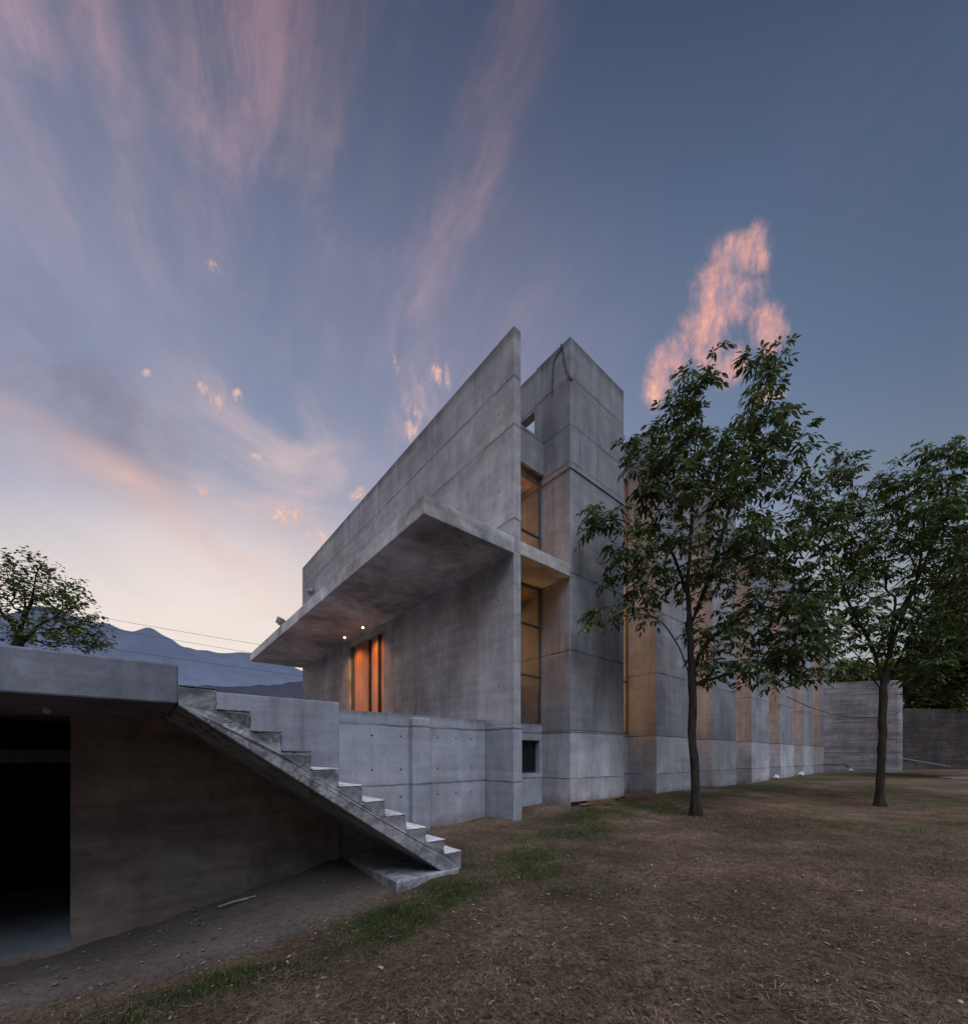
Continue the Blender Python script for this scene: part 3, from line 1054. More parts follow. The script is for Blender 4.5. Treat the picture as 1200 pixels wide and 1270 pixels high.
arc = [(25.0, 31.2), (27.0, 30.4), (29.0, 29.9), (29.9, 29.8)]
for q in range(1, 9):
    a_ = R(90 * q / 8)
    arc.append((29.9 + 2.6 * math.sin(a_) * .62, 29.8 + 3.4 * (1 - math.cos(a_))))
curved_wall('curved_wall', arc, -.3, 7.1, M['board'], 'curved board marked concrete wall at the far end of the lawn', tops=[7.1] * 4 + [7.1 - .75 * (1 - math.cos(R(90 * q / 8))) for q in range(1, 9)])
arc = [(27.5, 34.6), (28.6, 34.2), (29.2, 34.3), (29.6, 34.7), (29.9, 35.4), (30.0, 36.5), (30.0, 40)]
curved_wall('rounded_tower', arc, -.3, 10.4, M['fin'], 'pale rounded concrete tower rising behind the curved wall', tops=[10.5, 10.4, 10.2, 10.0, 9.75, 9.6, 9.6])['category'] = 'tower'
curved_wall('retaining_wall', [(31.3, 34.0), (36, 34.6), (44, 35.5), (60, 37)], -.3, 5.6, M['darkboard'], 'dark board marked retaining wall under the hedge')
t = thing('wall_lamp', 'round white lamp on a conduit low on the curved wall', 'lamp', (26.7, 30.0, .55), 0)
bm = bmesh.new()
bmesh.ops.create_uvsphere(bm, u_segments=14, v_segments=8, radius=.14)
obj('globe', bm, M['white'], t, smooth=True)
bm = bmesh.new()
tube(bm, [(-2.0, .75, .42), (-.2, .25, .42), (0, .2, .2)], .04, 6)
obj('conduit', bm, M['darkmetal'], t)
bm = bmesh.new()
tube(bm, [(31.4, 33.2, 1.75), (34, 33.2, 1.35), (38, 33.6, .75)], .05, 6)
tag(obj('pipe', bm, M['greymetal']), 'pale pipe sloping along the dark retaining wall', 'pipe')
bm = bmesh.new()
pth = [(26.5, 23.4), (30, 22.6), (40, 22.0), (44, 24), (36, 25.6), (29.5, 25.6), (27, 24.6)]
vs = [bm.verts.new((x, y, .36)) for x, y in pth]
lo_ = [bm.verts.new((x, y, .1)) for x, y in pth]
bm.faces.new(vs)
for i in range(len(pth)):
    bm.faces.new((vs[i], lo_[i], lo_[(i + 1) % len(pth)], vs[(i + 1) % len(pth)]))
tag(obj('path', bm, M['floor']), 'grey paved path by the far wall', None, kind='structure')
# cable strung from the fifth fin to the curved wall
a_, b_ = L2W(FX[4] + 1.2, -.02, 5.2), Vector((30.9, 30.2, 5.0))
bm = bmesh.new()
pts = []
for q in range(15):
    s_ = q / 14
    p = a_.lerp(b_, s_)
    p.z -= 4 * .9 * s_ * (1 - s_)
    pts.append(p)
tube(bm, pts, .022, 5)
tag(obj('slack_cable', bm, M['cable']), 'slack dark cable strung from a fin to the curved wall', 'cable')

# ---------------------------------------------------------------- power lines
for i, (x0, z0, x1, z1, yy) in enumerate(((-56, 20.5, 20, 9.2, 52), (-56, 19.3, 20, 7.9, 52), (-56, 16.6, 20, 7.0, 52))):
    bm = bmesh.new()
    pts = []
    for q in range(21):
        s_ = q / 20
        pts.append((x0 + (x1 - x0) * s_, yy + s_ * 2, z0 + (z1 - z0) * s_ - 1.5 * 4 * s_ * (1 - s_) * .4))
    tube(bm, pts, .02, 5)
    tag(obj('power_line', bm, M['cable']), ('uppermost of the three thin power lines crossing before the mountains', 'middle of the three thin power lines crossing before the mountains', 'lowest of the three thin power lines crossing before the mountains')[i], 'power line', 'power lines')

# ---------------------------------------------------------------- mountains


def ridge(name, prof, dist, mat, label, seed, rough=.02):
    """prof: (azimuth tangent angle rad, height/dist)"""
    prof = sorted(prof)
    azs = np.linspace(prof[0][0], prof[-1][0], int((prof[-1][0] - prof[0][0]) / .006) + 2)
    h = np.interp(azs, [p[0] for p in prof], [p[1] for p in prof])
    kern = np.array([1, 2, 3, 2, 1.]) / 9
    h = h + .0022 * np.sin(azs * 61 + seed) * np.sin(azs * 23) + .0012 * np.sin(azs * 170 + 2 * np.sin(azs * 40))
    r_ = np.random.default_rng(seed)
    rows = 26
    V = []
    for j in range(rows):
        t = j / (rows - 1)
        rad = dist * (.62 + .38 * t)
        ph = np.sin(azs * 47 + 2.3 * t + seed) + .6 * np.sin(azs * 103 - 3 * t + 1) + .35 * np.sin(azs * 211 + t * 6)
        prof_t = t ** 1.15
        hh = h * rad * 0 + h * dist * prof_t * (1 + rough * 3 * ph * (1 - t)) + dist * .0012 * r_.normal(0, 1, len(azs)) * (t < .97)
        V.append(np.stack([np.sin(azs) * rad, np.cos(azs) * rad, np.maximum(hh, -2)], 1))
    for t in (.5, 0.0):
        V.append(np.stack([np.sin(azs) * dist * (1.25 - .25 * t), np.cos(azs) * dist * (1.25 - .25 * t), h * dist * t], 1))
    na = len(azs)
    nr = len(V)
    V = np.concatenate(V)
    i_ = (np.arange(nr - 1)[:, None] * na + np.arange(na - 1)[None, :]).ravel()
    F = np.stack([i_, i_ + 1, i_ + 1 + na, i_ + na], 1)
    o = arr_obj(name, V, F, mat, smooth=True)
    return tag(o, label, None, kind='structure')


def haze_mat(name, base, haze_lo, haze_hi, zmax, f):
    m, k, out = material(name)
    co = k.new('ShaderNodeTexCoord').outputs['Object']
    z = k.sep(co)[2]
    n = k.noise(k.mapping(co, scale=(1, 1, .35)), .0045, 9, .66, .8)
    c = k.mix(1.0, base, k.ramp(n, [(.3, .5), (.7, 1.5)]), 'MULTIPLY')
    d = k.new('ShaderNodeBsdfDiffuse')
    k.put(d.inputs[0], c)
    e = k.new('ShaderNodeEmission')  # airlight painted on as a glow mixed over the slopes
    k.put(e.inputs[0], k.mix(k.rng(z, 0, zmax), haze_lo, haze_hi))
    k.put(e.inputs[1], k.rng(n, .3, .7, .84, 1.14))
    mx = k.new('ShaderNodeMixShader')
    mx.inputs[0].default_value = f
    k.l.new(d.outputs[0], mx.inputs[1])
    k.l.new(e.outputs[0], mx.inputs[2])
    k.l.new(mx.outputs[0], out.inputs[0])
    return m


def azh(px, py):
    x, z = (px - 600) / 511, (938 - py) / 511
    return (math.atan2(x, 1), z / math.hypot(x, 1))


mp = [azh(*q) for q in ((-500, 790), (-300, 785), (-150, 775), (-60, 768), (0, 762), (40, 752), (64, 752), (98, 766), (118, 773), (134, 775), (151, 780), (166, 782), (183, 778), (192, 781), (205, 788), (230, 802), (253, 808), (287, 810), (313, 809), (340, 815), (375, 832), (440, 850), (560, 872), (760, 890), (1000, 897), (1300, 900))]
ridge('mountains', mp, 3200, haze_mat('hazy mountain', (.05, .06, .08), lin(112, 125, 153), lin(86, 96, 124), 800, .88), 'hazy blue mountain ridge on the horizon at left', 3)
hp = [azh(*q) for q in ((-500, 830), (0, 842), (150, 845), (233, 848), (262, 850), (290, 851.5), (313, 850), (353, 846), (374, 844), (460, 850), (600, 872), (800, 900), (1000, 915))]
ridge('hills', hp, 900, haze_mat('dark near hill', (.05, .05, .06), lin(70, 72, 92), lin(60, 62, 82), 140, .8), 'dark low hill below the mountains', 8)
bp = [(a_, .18 + .06 * math.sin(a_ * 5) + .03 * math.sin(a_ * 13)) for a_ in np.linspace(R(75), R(283), 60)]  # ring of unseen hills, added to hold back low sky light
ridge('hills', bp, 700, simple('added dark hill', (.035, .04, .03), .9, 0, .4, .02), 'unseen dark hills added behind the camera to block low light', 5)

# ---------------------------------------------------------------- trees


def leaf_material(name, stops, trans=.3):
    m, k, out = material(name)
    t = k.new('ShaderNodeAttribute', attribute_name='tint').outputs['Fac']
    c = k.ramp(t, stops)
    p = k.new('ShaderNodeBsdfPrincipled')
    k.put(p.inputs['Base Color'], c)
    p.inputs['Roughness'].default_value = .5
    p.inputs['Specular IOR Level'].default_value = .3
    tr = k.new('ShaderNodeBsdfTranslucent')
    k.put(tr.inputs[0], k.mix(.5, c, (.10, .13, .03)))
    mx = k.new('ShaderNodeMixShader')
    mx.inputs[0].default_value = trans
    k.l.new(p.outputs[0], mx.inputs[1])
    k.l.new(tr.outputs[0], mx.inputs[2])
    k.l.new(mx.outputs[0], out.inputs[0])
    return m


m, k, out = material('bark')
co = k.new('ShaderNodeTexCoord').outputs['Object']
n1 = k.noise(k.mapping(co, scale=(9, 9, 1.6)), 1.0, 6, .7, .6)
n2 = k.noise(co, 30, 4, .7)
c = k.ramp(n1, [(.3, (.018, .014, .012)), (.55, (.05, .04, .034)), (.75, (.095, .08, .07))])
principled(k, out, c, .95, k.math('ADD', n1, k.math('MULTIPLY', n2, .4)), .9, .04, spec=.1)
M['bark'] = m


def unit(v):
    return v / (np.linalg.norm(v, axis=-1, keepdims=True) + 1e-9)


def make_tree(name, label, group, trunk, limbs, attract, r_base, leafmat, seed, leaflen=.16, leafw=.045, compound=5, per_tip=6, droop=.55,
              bf=.35, sides=6, tipr=.0045, along=.5, tipfrac=.6, spread=.02):
    """trunk: polyline of (x,y,z); limbs: extra polylines starting on the trunk; attract: (n,3) tips"""
    r_ = np.random.default_rng(seed)
    base = np.array(trunk[0], float)
    pos, par, plen, ok = [], [], [], []
    chains = []

    def add_chain(pts, parent, useful_from=0.0):
        ch = [] if parent is None else [parent]
        for p in pts:
            p = np.array(p, float)
            q = parent
            pos.append(p)
            par.append(-1 if q is None else q)
            plen.append(0.0 if q is None else plen[q] + np.linalg.norm(p - pos[q]))
            parent = len(pos) - 1
            ch.append(parent)
        chains.append(ch)
        return ch

    def smooth_poly(pts, n):
        pts = np.array(pts, float)
        d = np.r_[0, np.cumsum(np.linalg.norm(np.diff(pts, axis=0), axis=1))]
        t = np.linspace(0, d[-1], n)
        o = np.stack([np.interp(t, d, pts[:, i]) for i in range(3)], 1)
        if n > 4:
            o[1:-1] = .25 * o[:-2] + .5 * o[1:-1] + .25 * o[2:]
        return o
    tp = smooth_poly(trunk, 26)
    tp[1:] += r_.normal(0, .012, (25, 3)) * np.array([1, 1, 0])
    add_chain(tp, None)
    ntr = len(pos)
    for lb in limbs:
        lb = smooth_poly(lb, 14)
        d = [np.linalg.norm(pos[i] - lb[0]) for i in range(ntr)]
        add_chain(lb[1:], int(np.argmin(d)))
    P_ = np.array(pos)
    minz = attract[:, 2].min()
    fork = trunk[-2][2] if len(trunk) > 2 else trunk[-1][2]
    zlow = min([l[0][2] for l in limbs] + [fork])
    order = np.argsort(np.linalg.norm(attract - np.array(trunk[-1]), axis=1) + r_.normal(0, .25, len(attract)))
    usable = [i for i in range(len(pos)) if pos[i][2] > zlow - .05]
    upos = [pos[i] for i in usable]
    ulen = [plen[i] for i in usable]
    terminal = []
    for ai in order:
        a = attract[ai]
        UP = np.array(upos)
        dv = a - UP
        dist = np.linalg.norm(dv, axis=1)
        cost = dist + bf * np.array(ulen) + .5 * np.maximum(0, UP[:, 2] - a[2])
        j = int(np.argmin(cost))
        pi = usable[j]
        p0 = pos[pi]
        L = dist[j]
        if L < .12:
            continue
        pd = unit(p0 - pos[par[pi]]) if par[pi] >= 0 else np.array([0, 0, 1.])
        ctrl = p0 + (pd * .45 + np.array([0, 0, .22])) * L * .6 + r_.normal(0, .05, 3) * L
        nseg = max(2, int(L / .22))
        ts = np.linspace(0, 1, nseg + 1)[1:, None]
        pts = (1 - ts) ** 2 * p0 + 2 * ts * (1 - ts) * ctrl + ts ** 2 * a
        pts[:-1] += r_.normal(0, .012, (nseg, 3))[:-1]
        ch = add_chain(pts, pi)
        for i in ch[1:]:
            usable.append(i)
            upos.append(pos[i])
            ulen.append(plen[i])
        terminal.append(ch)
    P_ = np.array(pos)
    n = len(P_)
    ex = math.log(max(len(terminal), 8)) / math.log(r_base / tipr)
    acc = np.zeros(n)
    kids = np.zeros(n, int)
    for i in range(n):
        if par[i] >= 0:
            kids[par[i]] += 1
    for i in range(n - 1, -1, -1):
        if kids[i] == 0:
            acc[i] = tipr ** ex
        if par[i] >= 0:
            acc[par[i]] += acc[i]
    rad = acc ** (1 / ex)
    rad *= r_base / rad[0]
    rad = np.maximum(rad, tipr)
    rad[:ntr] = np.maximum(rad[:ntr], np.linspace(r_base, r_base * .12, ntr))
    root = bpy.data.objects.new(name, None)
    C.objects.link(root)
    root.location = base
    tag(root, label, 'tree', group)

    def mesh_chains(nm, chs, sd):
        Vv, Ff = [], []
        off = 0
        for ci, ch in enumerate(chs):
            pts = P_[ch] - base
            rr_ = rad[ch].copy()
            if nm == 'branches':
                rr_[0] = min(rr_[0], rr_[1] * 1.15)
            else:
                rr_ *= 1 + .9 * np.exp(-np.arange(len(rr_)) / .9) + .05 * np.sin(np.arange(len(rr_)) * 2.1)
            dd = np.gradient(pts, axis=0) if len(pts) > 2 else np.repeat((pts[1] - pts[0])[None], len(pts), 0)
            dd = unit(dd)
            ref = np.where(np.abs(dd[:, 2:3]) < .9, np.array([[0, 0, 1.]]), np.array([[1., 0, 0]]))
            a1 = unit(np.cross(dd, ref))
            b1 = np.cross(dd, a1)
            th = np.linspace(0, 2 * np.pi, sd, endpoint=False)
            ring = pts[:, None, :] + (a1[:, None, :] * np.cos(th)[None, :, None] + b1[:, None, :] * np.sin(th)[None, :, None]) * rr_[:, None, None]
            Vv.append(ring.reshape(-1, 3))
            m_ = len(pts)
            i0 = (np.arange(m_ - 1)[:, None] * sd + np.arange(sd)[None, :])
            i1 = (np.arange(m_ - 1)[:, None] * sd + (np.arange(sd)[None, :] + 1) % sd)
            Ff.append(np.stack([i0, i1, i1 + sd, i0 + sd], -1).reshape(-1, 4) + off)
            off += m_ * sd
        arr_obj(nm, np.concatenate(Vv), np.concatenate(Ff), M['bark'], root, smooth=True)
    mesh_chains('trunk', chains[:1], 12)
    mesh_chains('branches', chains[1:], sides)
    # leaves
    bp_, bd_, bt_ = [], [], []
    for ch in terminal:
        pts = P_[ch]
        m_ = len(pts)
        shade = r_.random()
        tipdir = unit(pts[-1] - pts[-2])
        for q in range(per_tip):
            if q < per_tip * tipfrac:
                p = pts[-1] + r_.normal(0, spread, 3)
            else:
                s0 = r_.uniform(1 - along, 1) * (m_ - 1)
                i0 = int(min(s0, m_ - 2))
                p = pts[i0] + (pts[i0 + 1] - pts[i0]) * (s0 - i0) + r_.normal(0, spread, 3)
            az = r_.uniform(0, 2 * np.pi)
            d = np.array([math.cos(az), math.sin(az), r_.uniform(-.1, .75)]) + tipdir * .5
            bp_.append(p)
            bd_.append(d)
            bt_.append(shade)
    bp_ = np.array(bp_)
    bd_ = unit(np.array(bd_))
    bt_ = np.array(bt_)
    nl = len(bp_)
    LP, LD, LT, LS = [], [], [], []
    rl = leaflen * r_.uniform(.8, 1.3, nl) * (1.5 if compound > 1 else 0)
    for q in range(compound):
        f_ = (q // 2 + 1) / ((compound + 1) // 2) if compound > 1 else 0
        base_p = bp_ + bd_ * (rl * f_)[:, None] - np.array([0, 0, 1]) * (rl * droop * f_ * f_ * .6)[:, None]
        side = unit(np.cross(bd_, np.array([0, 0, 1.])) + 1e-6)
        sg = 0 if (q == compound - 1 or compound == 1) else (1 if q % 2 else -1)
        d = unit(bd_ * .8 + side * sg * .75 + np.array([0, 0, -1]) * droop * (.6 + .7 * r_.random(nl))[:, None] + r_.normal(0, .15, (nl, 3)))
        LP.append(base_p)
        LD.append(d)
        LT.append(np.clip(bt_ * .55 + r_.random(nl) * .45, 0, 1))
        LS.append(leaflen * r_.uniform(.55, 1.4, nl))
    LP, LD, LT, LS = np.concatenate(LP), np.concatenate(LD), np.concatenate(LT), np.concatenate(LS)
    N_ = len(LP)
    sd = unit(np.cross(LD, np.array([0, 0, 1.]) + r_.normal(0, .35, (N_, 3))))
    nrm = np.cross(sd, LD)
    w_ = (LS * leafw / leaflen)[:, None]
    L = LS[:, None]
    v0_ = LP
    v1 = LP + LD * L * .42 + sd * w_ * .5 + nrm * w_ * .16
    v2 = LP + LD * L + np.array([0, 0, -1]) * L * .14
    v3 = LP + LD * L * .42 - sd * w_ * .5 + nrm * w_ * .16
    v4 = LP + LD * L * .75 + sd * w_ * .33 + nrm * w_ * .06 + np.array([0, 0, -1]) * L * .05
    v5 = LP + LD * L * .75 - sd * w_ * .33 + nrm * w_ * .06 + np.array([0, 0, -1]) * L * .05
    V = np.stack([v0_, v1, v4, v2, v5, v3], 1).reshape(-1, 3) - base
    i = np.arange(N_) * 6
    F = np.concatenate([np.stack([i, i + 1, i + 2, i + 3], 1), np.stack([i, i + 3, i + 4, i + 5], 1)])
    arr_obj('crown', V, F, leafmat, root, attrs={'tint': np.repeat(LT, 6)})
    return root


def fill(blobs, y0, dy, sc, seed, mult=1.0):
    """attractor points: blobs (x,z,rx,rz,n) in metres around the plane y0, thinned so that clumps and gaps form"""
    r_ = np.random.default_rng(seed)
    out_ = []
    for x, z, rx, rz, n in blobs:
        n = int(n * mult)
        c_ = r_.normal(0, 1, (n, 3))
        c_ = c_ / np.linalg.norm(c_, axis=1, keepdims=True) * (r_.random((n, 1)) ** .38)
        q = np.stack([x + c_[:, 0] * rx, y0 + c_[:, 1] * min(dy, max(rx, rz) * 1.1) + r_.normal(0, .15, n), z + c_[:, 2] * rz], 1)
        out_.append(q)
    return np.concatenate(out_)


GL = leaf_material('dark green leaves', [(0, (.016, .026, .010)), (.4, (.050, .078, .027)), (.8, (.105, .145, .048)), (1, (.18, .20, .08))])
GL2 = leaf_material('deep green leaves', [(0, (.016, .027, .010)), (.4, (.050, .080, .026)), (.85, (.105, .148, .046)), (1, (.17, .19, .07))])
GL3 = leaf_material('olive leaves', [(0, (.05, .045, .02)), (.35, (.08, .105, .03)), (.8, (.15, .19, .055)), (1, (.2, .22, .08))])
GL4 = leaf_material('hedge leaves', [(0, (.06, .075, .018)), (.5, (.14, .17, .036)), (1, (.26, .28, .07))])


def pb(lst, depth):
    s_ = depth / 511
    return [((px - 600) * s_, 1.6 + (938 - py) * s_, rx * s_, ry * s_, n) for px, py, rx, ry, n in lst]


def pl(lst, depth, dys=None):
    s_ = depth / 511
    return [((px - 600) * s_, depth + (dys[i] if dys else 0), 1.6 + (938 - py) * s_) for i, (px, py) in enumerate(lst)]


d1 = 11.05
t1 = pl([(863, 1014), (861, 960), (858, 900), (859, 850), (855, 790), (852, 720), (858, 640), (862, 560)], d1)
l1 = [pl([(859, 850), (838, 805), (812, 775), (780, 768)], d1, (0, -.2, -.4, -.5)),
      pl([(857, 830), (885, 790), (930, 760), (975, 745)], d1, (0, .3, .5, .7)),
      pl([(855, 780), (880, 720), (905, 650), (925, 570), (940, 490)], d1, (0, .1, .3, .3, .2)),
      pl([(853, 740), (830, 690), (800, 640), (790, 590)], d1, (0, -.2, -.2, 0)),
      pl([(860, 850), (905, 835), (960, 815)], d1, (0, -.4, -.7))]
a1 = fill(pb([(857, 490, 16, 38, 22), (832, 515, 16, 22, 8), (838, 575, 36, 45, 36), (952, 462, 14, 24, 12), (928, 458, 13, 15, 7), (938, 520, 30, 36, 24), (905, 560, 58, 42, 60), (800, 575, 34, 42, 32), (870, 620, 80, 55, 75), (960, 590, 45, 55, 40),
                    (748, 640, 28, 24, 16), (785, 690, 50, 45, 40), (742, 762, 20, 12, 7), (850, 700, 75, 50, 55), (950, 690, 80, 65, 95), (990, 665, 28, 50, 24), (985, 735, 30, 45, 28),
                    (930, 790, 75, 45, 75), (985, 795, 42, 42, 42), (915, 835, 45, 14, 14), (972, 838, 36, 14, 12), (800, 750, 40, 22, 10)], d1), d1, 1.9, 1, 21, .98)
make_tree('broadleaf_tree', 'tall dark leafy tree in front of the fins with drooping leaf clusters', 'trees on the lawn', t1, l1, a1, .102, GL, 101, leaflen=.18, leafw=.064, per_tip=5, droop=.8)
d2 = 13.2
t2 = pl([(1091, 1002), (1092, 950), (1094, 900), (1095, 862), (1098, 838), (1105, 800), (1110, 740)], d2)
l2 = [pl([(1094, 858), (1070, 842), (1045, 815), (1015, 800), (985, 790)], d2, (0, -.3, -.5, -.6, -.7)),
      pl([(1096, 850), (1085, 800), (1062, 745), (1050, 700)], d2, (0, .1, .3, .3)),
      pl([(1097, 852), (1122, 825), (1150, 780), (1180, 720)], d2, (0, .3, .5, .6)),
      pl([(1105, 800), (1130, 720), (1135, 650), (1120, 590)], d2, (0, -.2, -.3, -.3)),
      pl([(1110, 770), (1150, 700), (1175, 640), (1190, 580)], d2, (0, .1, .2, .2))]
a2 = fill(pb([(1046, 590, 20, 26, 15), (1035, 640, 26, 26, 18), (1142, 567, 18, 16, 10), (1098, 590, 14, 18, 9), (1120, 605, 30, 26, 18), (1185, 575, 26, 22, 20), (1105, 650, 55, 42, 48), (1175, 640, 50, 45, 50), (1225, 620, 30, 50, 22), (1060, 690, 42, 40, 40), (1130, 720, 60, 45, 50),
                    (1200, 710, 45, 50, 45), (1040, 745, 40, 32, 34), (1085, 790, 40, 32, 24), (1150, 785, 55, 40, 45), (1010, 800, 26, 20, 14), (1030, 835, 30, 12, 10), (1130, 830, 40, 16, 14), (1240, 760, 40, 50, 26)], d2), d2, 2.2, 1, 22, 1.35)
make_tree('broadleaf_tree', 'slimmer tree further right on the lawn with a forked trunk and open crown', 'trees on the lawn', t2, l2, a2, .108, GL2, 102, leaflen=.18, leafw=.064, per_tip=5, droop=.8)
# fruit tree behind the outbuilding roof
d3 = 13.0
t3 = [(-14.6, 13.0, 0.0), (-14.65, 13.0, 2.2), (-14.7, 13.0, 4.2), (-14.75, 13.0, 5.1), (-14.6, 13.1, 6.3)]
l3 = [pl([(24, 800), (60, 775), (95, 765)], d3, (0, -.2, -.3)), pl([(22, 790), (5, 770), (-20, 745)], d3, (0, .2, .3)), pl([(24, 780), (40, 745), (45, 710)], d3)]
a3 = fill(pb([(15, 735, 45, 42, 75), (60, 725, 34, 24, 42), (35, 698, 24, 12, 16), (10, 684, 8, 8, 4), (92, 757, 30, 22, 36), (116, 783, 22, 16, 26), (-45, 730, 50, 50, 50), (30, 785, 50, 20, 45), (85, 790, 45, 16, 36)], d3), d3, 1.6, 1, 23, .95)
make_tree('fruit_tree', 'small olive green tree showing above the outbuilding roof at left', None, t3, l3, a3, .14, GL3, 103, leaflen=.115, leafw=.08, compound=1, per_tip=16, droop=.25, along=.85, tipfrac=.25, spread=.09)
# trees beyond the dark retaining wall
for i, (px, d, hh, bl, lab, mt) in enumerate((
        (1165, 37, 0, [(1160, 862, 34, 24, 90), (1205, 850, 35, 40, 90), (1150, 838, 20, 22, 40)], 'yellow green bushy tree above the dark retaining wall', GL4),
        (1085, 39, 0, [(1050, 838, 30, 16, 50), (1090, 835, 34, 18, 60), (1125, 845, 22, 20, 40)], 'low yellow green tree showing behind the curved wall', GL4),
        (1215, 24, 0, [(1192, 775, 36, 60, 110), (1225, 720, 40, 70, 90), (1172, 828, 30, 36, 80), (1235, 830, 40, 40, 50)], 'dark dense tree at the right edge of the photo', GL2))):
    s_ = d / 511
    cx = (px - 600) * s_
    tz = 1.6 + (938 - bl[0][1]) * s_
    tr = [(cx, d, 0.2), (cx + .1, d, tz * .35), (cx, d, tz * .7), (cx, d, tz)]
    make_tree('background_tree', lab, 'trees behind the lawn', tr, [], fill(pb(bl, d), d, 3.0, 1, 40 + i, 4.0), .25, mt, 110 + i, leaflen=.3 if d > 30 else .2, leafw=.16 if d > 30 else .08, compound=1 if d > 30 else 5, per_tip=26 if d > 30 else 6, droop=.3, along=.9, tipr=.012, tipfrac=.3, spread=.2)

# ---------------------------------------------------------------- sky
W = bpy.data.worlds.new('World')
S.world = W
W.use_nodes = True
W.node_tree.nodes.clear()
k = NT(W.node_tree)
SUN = Vector((.25, -.75, 0)).normalized() * math.cos(R(60)) + Vector((0, 0, math.sin(R(60))))
d = k.vmath('NORMALIZE', k.new('ShaderNodeTexCoord').outputs['Generated'])
x, y, z = k.sep(d)
sd_ = Vector((-300, 511, 78)).normalized()
cg = k.vmath('DOT_PRODUCT', d, tuple(sd_))
base = k.ramp(z, [(0, lin(230, 214, 204)), (.2, lin(216, 208, 205)), (.31, lin(190, 187, 192)), (.42, lin(158, 162, 181)), (.58, lin(126, 138, 165)), (.76, lin(103, 115, 143)), (.87, lin(78, 88, 114)), (1, lin(58, 68, 92))])
dim = k.ramp(k.rng(cg, -1, 1), [(0, (.44, .52, .56)), (.5, (.44, .53, .58)), (.62, (.50, .60, .65)), (.72, (.72, .82, .86)), (.84, (1.0, 1.0, 1.0)), (.97, (1.1, 1.1, 1.1))])
base = k.mix(1.0, base, dim, 'MULTIPLY')
base = k.mix(k.math('MULTIPLY', k.rng(cg, .90, 1.0, 0, 1, True), .7), base, lin(246, 233, 221))
az = k.math('ARCTAN2', x, y)
el = k.math('ARCSINE', z)
ae = k.comb(az, el, 0)
zc = k.math('MAXIMUM', z, .06)
px_, py_ = k.math('DIVIDE', x, zc), k.math('DIVIDE', y, zc)
wd = (-.53, .848)
al = k.math('ADD', k.math('MULTIPLY', px_, wd[0]), k.math('MULTIPLY', py_, wd[1]))
ac = k.math('SUBTRACT', k.math('MULTIPLY', px_, wd[1]), k.math('MULTIPLY', py_, wd[0]))
pv = k.comb(al, ac, 0)


def blob(l, edge=0.0):
    c0, c1, sx, sy, rot = l
    v = k.mapping(ae, (c0, c1, 0), (0, 0, rot), (sx * 1.55, sy * 1.55, 1), 'TEXTURE')
    return k.rng(k.vmath('LENGTH', v), edge, 1.0, 1.0, 0.0, True)


def union(ls, edge=0.0):
    r = None
    for l in ls:
        b = blob(l, edge)
        r = b if r is None else k.math('MAXIMUM', r, b)
    return r


# high cirrus, streaked along the wind
warp = k.noise(pv, 1.6, 4, .6)
pv2 = k.vmath('ADD', pv, k.comb(k.math('MULTIPLY', warp, .26), k.math('MULTIPLY', warp, .16), 0))
ci = k.noise(k.mapping(pv2, scale=(.75, 2.6, 1)), 1.9, 9, .62, .12)
ci2 = k.noise(k.mapping(pv2, scale=(2.6, 13, 1)), 1.5, 7, .68, .4)
lump = k.noise(pv2, 2.2, 7, .62)
cim = union(((-.627, .920, .75, .20, .19), (-.286, .905, .60, .20, -.085), (.03, .95, .18, .20, -.018), (-1.1, .9, .6, .25, 0)))
c1 = k.math('MULTIPLY', k.rng(ci, .36, .66, 0, 1, True), k.rng(ci2, .3, .68, .4, 1.2))
c1 = k.math('MULTIPLY', c1, k.rng(lump, .34, .62, .12, 1.25))
lane = k.math('ADD', ac, k.math('MULTIPLY', k.math('SUBTRACT', k.noise(pv, 4.5, 5, .6), .5), .12))
lane = k.ramp(k.rng(lane, -.5, .5), [(0, .8), (.17, .5), (.255, 1.0), (.305, .12), (.35, .85), (.405, .15), (.48, 1.0), (.545, .9), (.575, .45), (.66, .9), (.74, .3), (.775, .25), (.85, .85), (.93, .1)])
lane = k.mix(k.rng(z, .62, .8, .75, 0), lane, (.75, .75, .75))
c1 = k.math('MULTIPLY', c1, k.sep(lane)[0])
c1 = k.math('MULTIPLY', c1, cim)
c1 = k.math('MULTIPLY', c1, k.rng(z, .5, .78, .5, 1.9))
tint = k.ramp(z, [(.3, (.26, .16, .13)), (.6, (.20, .105, .085)), (.8, (.19, .085, .062)), (.95, (.18, .075, .055))])
sky = k.mix(c1, base, k.mix(1.0, base, tint, 'ADD'))
# thin veil over the whole left half
veil = k.math('MULTIPLY', k.rng(k.noise(k.mapping(pv2, scale=(.5, 1.2, 1)), 1.1, 8, .6), .32, .72, .05, .75, True), k.rng(cg, .45, .8))
sky = k.mix(veil, sky, k.mix(1.0, sky, (.095, .055, .058), 'ADD'))
rf = k.math('MULTIPLY', blob((.764, .863, .14, .10, -.4)), k.rng(ci, .42, .66, 0, .6))
sky = k.mix(rf, sky, k.mix(1.0, sky, (.05, .012, .02), 'ADD'))
